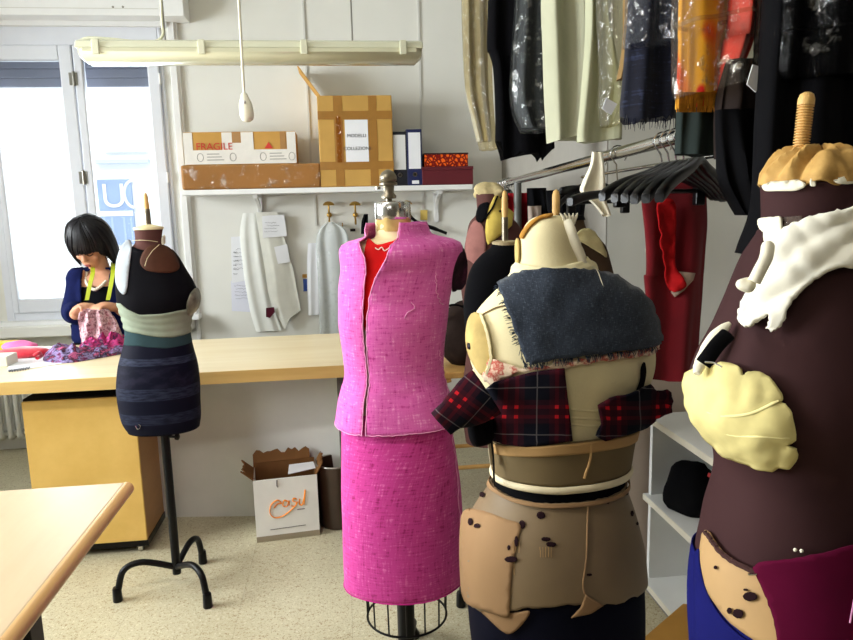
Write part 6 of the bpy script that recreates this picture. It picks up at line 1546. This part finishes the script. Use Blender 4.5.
bag('white_garment', [(0, 585, 606), (40, 584, 612), (90, 580, 622), (130, 576.5, 623), (141, 576, 623)], 1.97, .03, OFFW2, 'cream garment hanging right beside the off white one, a white tag on its plastic', 'garment', fold=.018, kf=5, seed=8, top=T_, hem=[(576, 143), (590, 142.5), (610, 140), (623, 139)], M_=44, N=100)
pcv = bag('plastic_cover', [(0, 599, 632), (40, 600, 630), (80, 601, 628), (105, 600, 622), (126, 603, 616)], 1.90, .045, plastic('film_c', (238, 236, 222), .30, .06, 34), 'crinkled clear plastic cover over the cream garment', 'cover', fold=.014, seed=9, top=T_)
b = MB(); q = [P(x, y, 1.85) for x, y in ((606, 98), (617, 104), (611, 115), (602, 109))]; b.prism([(p.x, p.z) for p in q], (0, 1.85, 0), (1, 0, 0), (0, 0, 1), .002); b.obj('paper_label', PAPER, pcv)
TANB = M('tan_paper', (132, 106, 68), .7, var=.08)
bag('tan_garment', [(0, 624, 637), (30, 624, 634), (55, 622, 629), (75, 618, 627), (80, 617, 624)], 1.82, .015, TANB, 'tan strip of cloth between the cream garment and the navy tweed', 'garment', fold=.008, seed=3, top=T_)
NTW = tweed('navy_tweed', (10, 13, 29), (4, 5, 13), (38, 44, 68))
def uvobj(o, s=1.): 
    me = o.data; ul = me.uv_layers.new(name='UVMap')
    for lp in me.loops: v = me.vertices[lp.vertex_index].co; ul.data[lp.index].uv = (v.x*s+v.y*s*.5, v.z*s)
nt = bag('tweed_skirt', [(0, 631, 678), (40, 628, 678), (80, 625, 679), (110, 622.5, 679), (122, 623, 677)], 1.68, .035, NTW, 'navy tweed skirt with frayed hem on the upper rail', 'skirt', fold=.008, seed=1, top=T_, rag=.02, hem=[(622, 116), (630, 122), (645, 120), (665, 118), (678, 116)])
uvobj(nt)
b = MB()
for i in range(46):
    x = 623+55*random.random(); q = P(x, 117+2*random.random(), 1.65); L = random.uniform(.008, .03); b.tube([q, q+Vector((random.uniform(-.004, .004), 0, -L))], [.0009, .0005], 4)
fr_ = b.obj('fringe', M('navy_fringe', (24, 28, 48), .9, var=.1), nt); fr_['kind'] = 'stuff'
bag('plastic_cover', [(0, 629, 680), (25, 628, 680), (46, 627, 679)], 1.63, .05, plastic('film_d', (225, 228, 236), .30, .03, 40), 'crinkled clear plastic over the top of the navy tweed skirt', 'cover', fold=.014, seed=2, top=T_)
# printed garment in plastic
def print_mat():
    t = NT('orange_print'); v = t.coords('Object', (9, 9, 5)); n = t.noise(v, 1.0, 2, .45)
    v2 = t.coords('Object', (10, 10, 7), (.4, .2, .9)); n2 = t.noise(v2, 1.0, 2)
    c = t.ramp(n, [(.33, lin((200, 36, 14))), (.38, lin((214, 80, 18))), (.44, lin((206, 146, 36))), (.62, lin((212, 160, 54)))])
    c2 = t.mix(t.ramp(n2, [(.60, (0, 0, 0, 1)), (.63, (1, 1, 1, 1))]), c, lin((190, 24, 20)))
    t.link(c2, t.b.inputs['Base Color']); t.b.inputs['Roughness'].default_value = .6; return t.m
PRO = print_mat()
bag('printed_garment', [(0, 681, 729), (40, 680.5, 728), (80, 679, 726), (108, 678, 725)], 1.31, .018, PRO, 'orange and yellow printed garment in clear plastic on the upper rail', 'garment', fold=.008, kf=4, seed=4, top=T_)
bag('printed_garment', [(0, 734, 757), (40, 728, 752), (66, 724, 742), (90, 722, 738)], 1.27, .02, M('red_print_silk', (186, 40, 24), .5, var=.25, vs=14), 'red printed garment hanging just right of the orange one in the same plastic', 'garment', fold=.012, kf=4, seed=5, top=T_)
b = MB()
for i in range(60):
    x = 679+46*i/59; q = P(x, 92, 1.28); b.tube([q+Vector((0, .012*(i % 2), 0)), q+Vector((random.uniform(-.004, .004), .004, -.036))], [.0018, .0012], 5)
fg = b.obj('fringe', M('yellow_fringe', (176, 116, 34), .8, var=.2, vs=50), bpy.data.objects['printed_garment']); fg['kind'] = 'stuff'
GRN = M('dark_green_cloth', (40, 48, 46), .8, var=.04, vs=5)
bag('green_skirt', [(90, 678, 727), (110, 677.5, 724), (130, 677, 721), (155, 676.5, 719)], 1.33, .025, GRN, 'dark green skirt hanging below the orange printed garment', 'skirt', fold=.006, seed=6, hem=[(676, 154), (700, 156), (720, 155)])
bag('brown_skirt', [(60, 728, 752), (90, 722, 757), (120, 719, 760), (158, 719, 757)], 1.25, .025, M('dark_brown_cloth', (38, 30, 28), .8, var=.06), 'dark brown skirt hanging right of the dark green skirt', 'skirt', fold=.01, seed=7)
pf = bag('plastic_cover', [(0, 676, 764), (30, 676, 763), (70, 675, 761), (95, 675, 760), (104, 677, 757)], 1.25, .045, plastic('film_e', (240, 236, 226), .45, .025, 26), 'wide crinkled clear plastic cover over the orange and red prints', 'cover', fold=.010, seed=3, top=T_, hem=[(675, 99), (700, 93), (740, 84), (752, 88), (764, 106)])
b = MB(); q = [P(x, y, 1.17) for x, y in ((754, 64), (760, 66), (763, 78), (757, 92), (748, 84))]; b.prism([(p.x, p.z) for p in q], (0, 1.175, 0), (1, 0, 0), (0, 0, 1), .002); b.obj('paper_label', PAPER, pf)
bag('black_garment', [(0, 764, 860), (60, 760, 862), (120, 756, 862), (200, 752, 862), (240, 748, 800), (254, 749, 768)], 1.16, .05, BLACKC, 'long black garment at the right end of the upper rail, above the brown form', 'garment', fold=.016, seed=5, top=T_, hem=[(748, 253), (757, 256), (766, 252), (790, 240), (862, 230)])
bag('plastic_cover', [(0, 768, 868), (40, 766, 868), (75, 764, 868), (84, 768, 868)], 1.16, .085, plastic('film_f', (170, 172, 178), .12, .003, 12, trans=(150, 150, 155)), 'smoky plastic over the top of the long black garment', 'cover', fold=.016, seed=5, top=T_)
bag('black_jacket', [(110, 716, 764), (150, 718, 765), (180, 722, 766), (205, 735, 766), (215, 742, 765)], 1.24, .03, BLACKC, 'black jacket end hanging between the hangers and the brown form', 'jacket', fold=.01, seed=6)
vs = SC.view_settings; vs.view_transform = 'Standard'; vs.look = 'None'; vs.exposure = 0.0; vs.gamma = 1.0; vs.use_curve_mapping = False
SC.cycles.use_denoising = True
SC.cycles.max_bounces = 8; SC.cycles.transparent_max_bounces = 24; SC.cycles.sample_clamp_indirect = 6.0
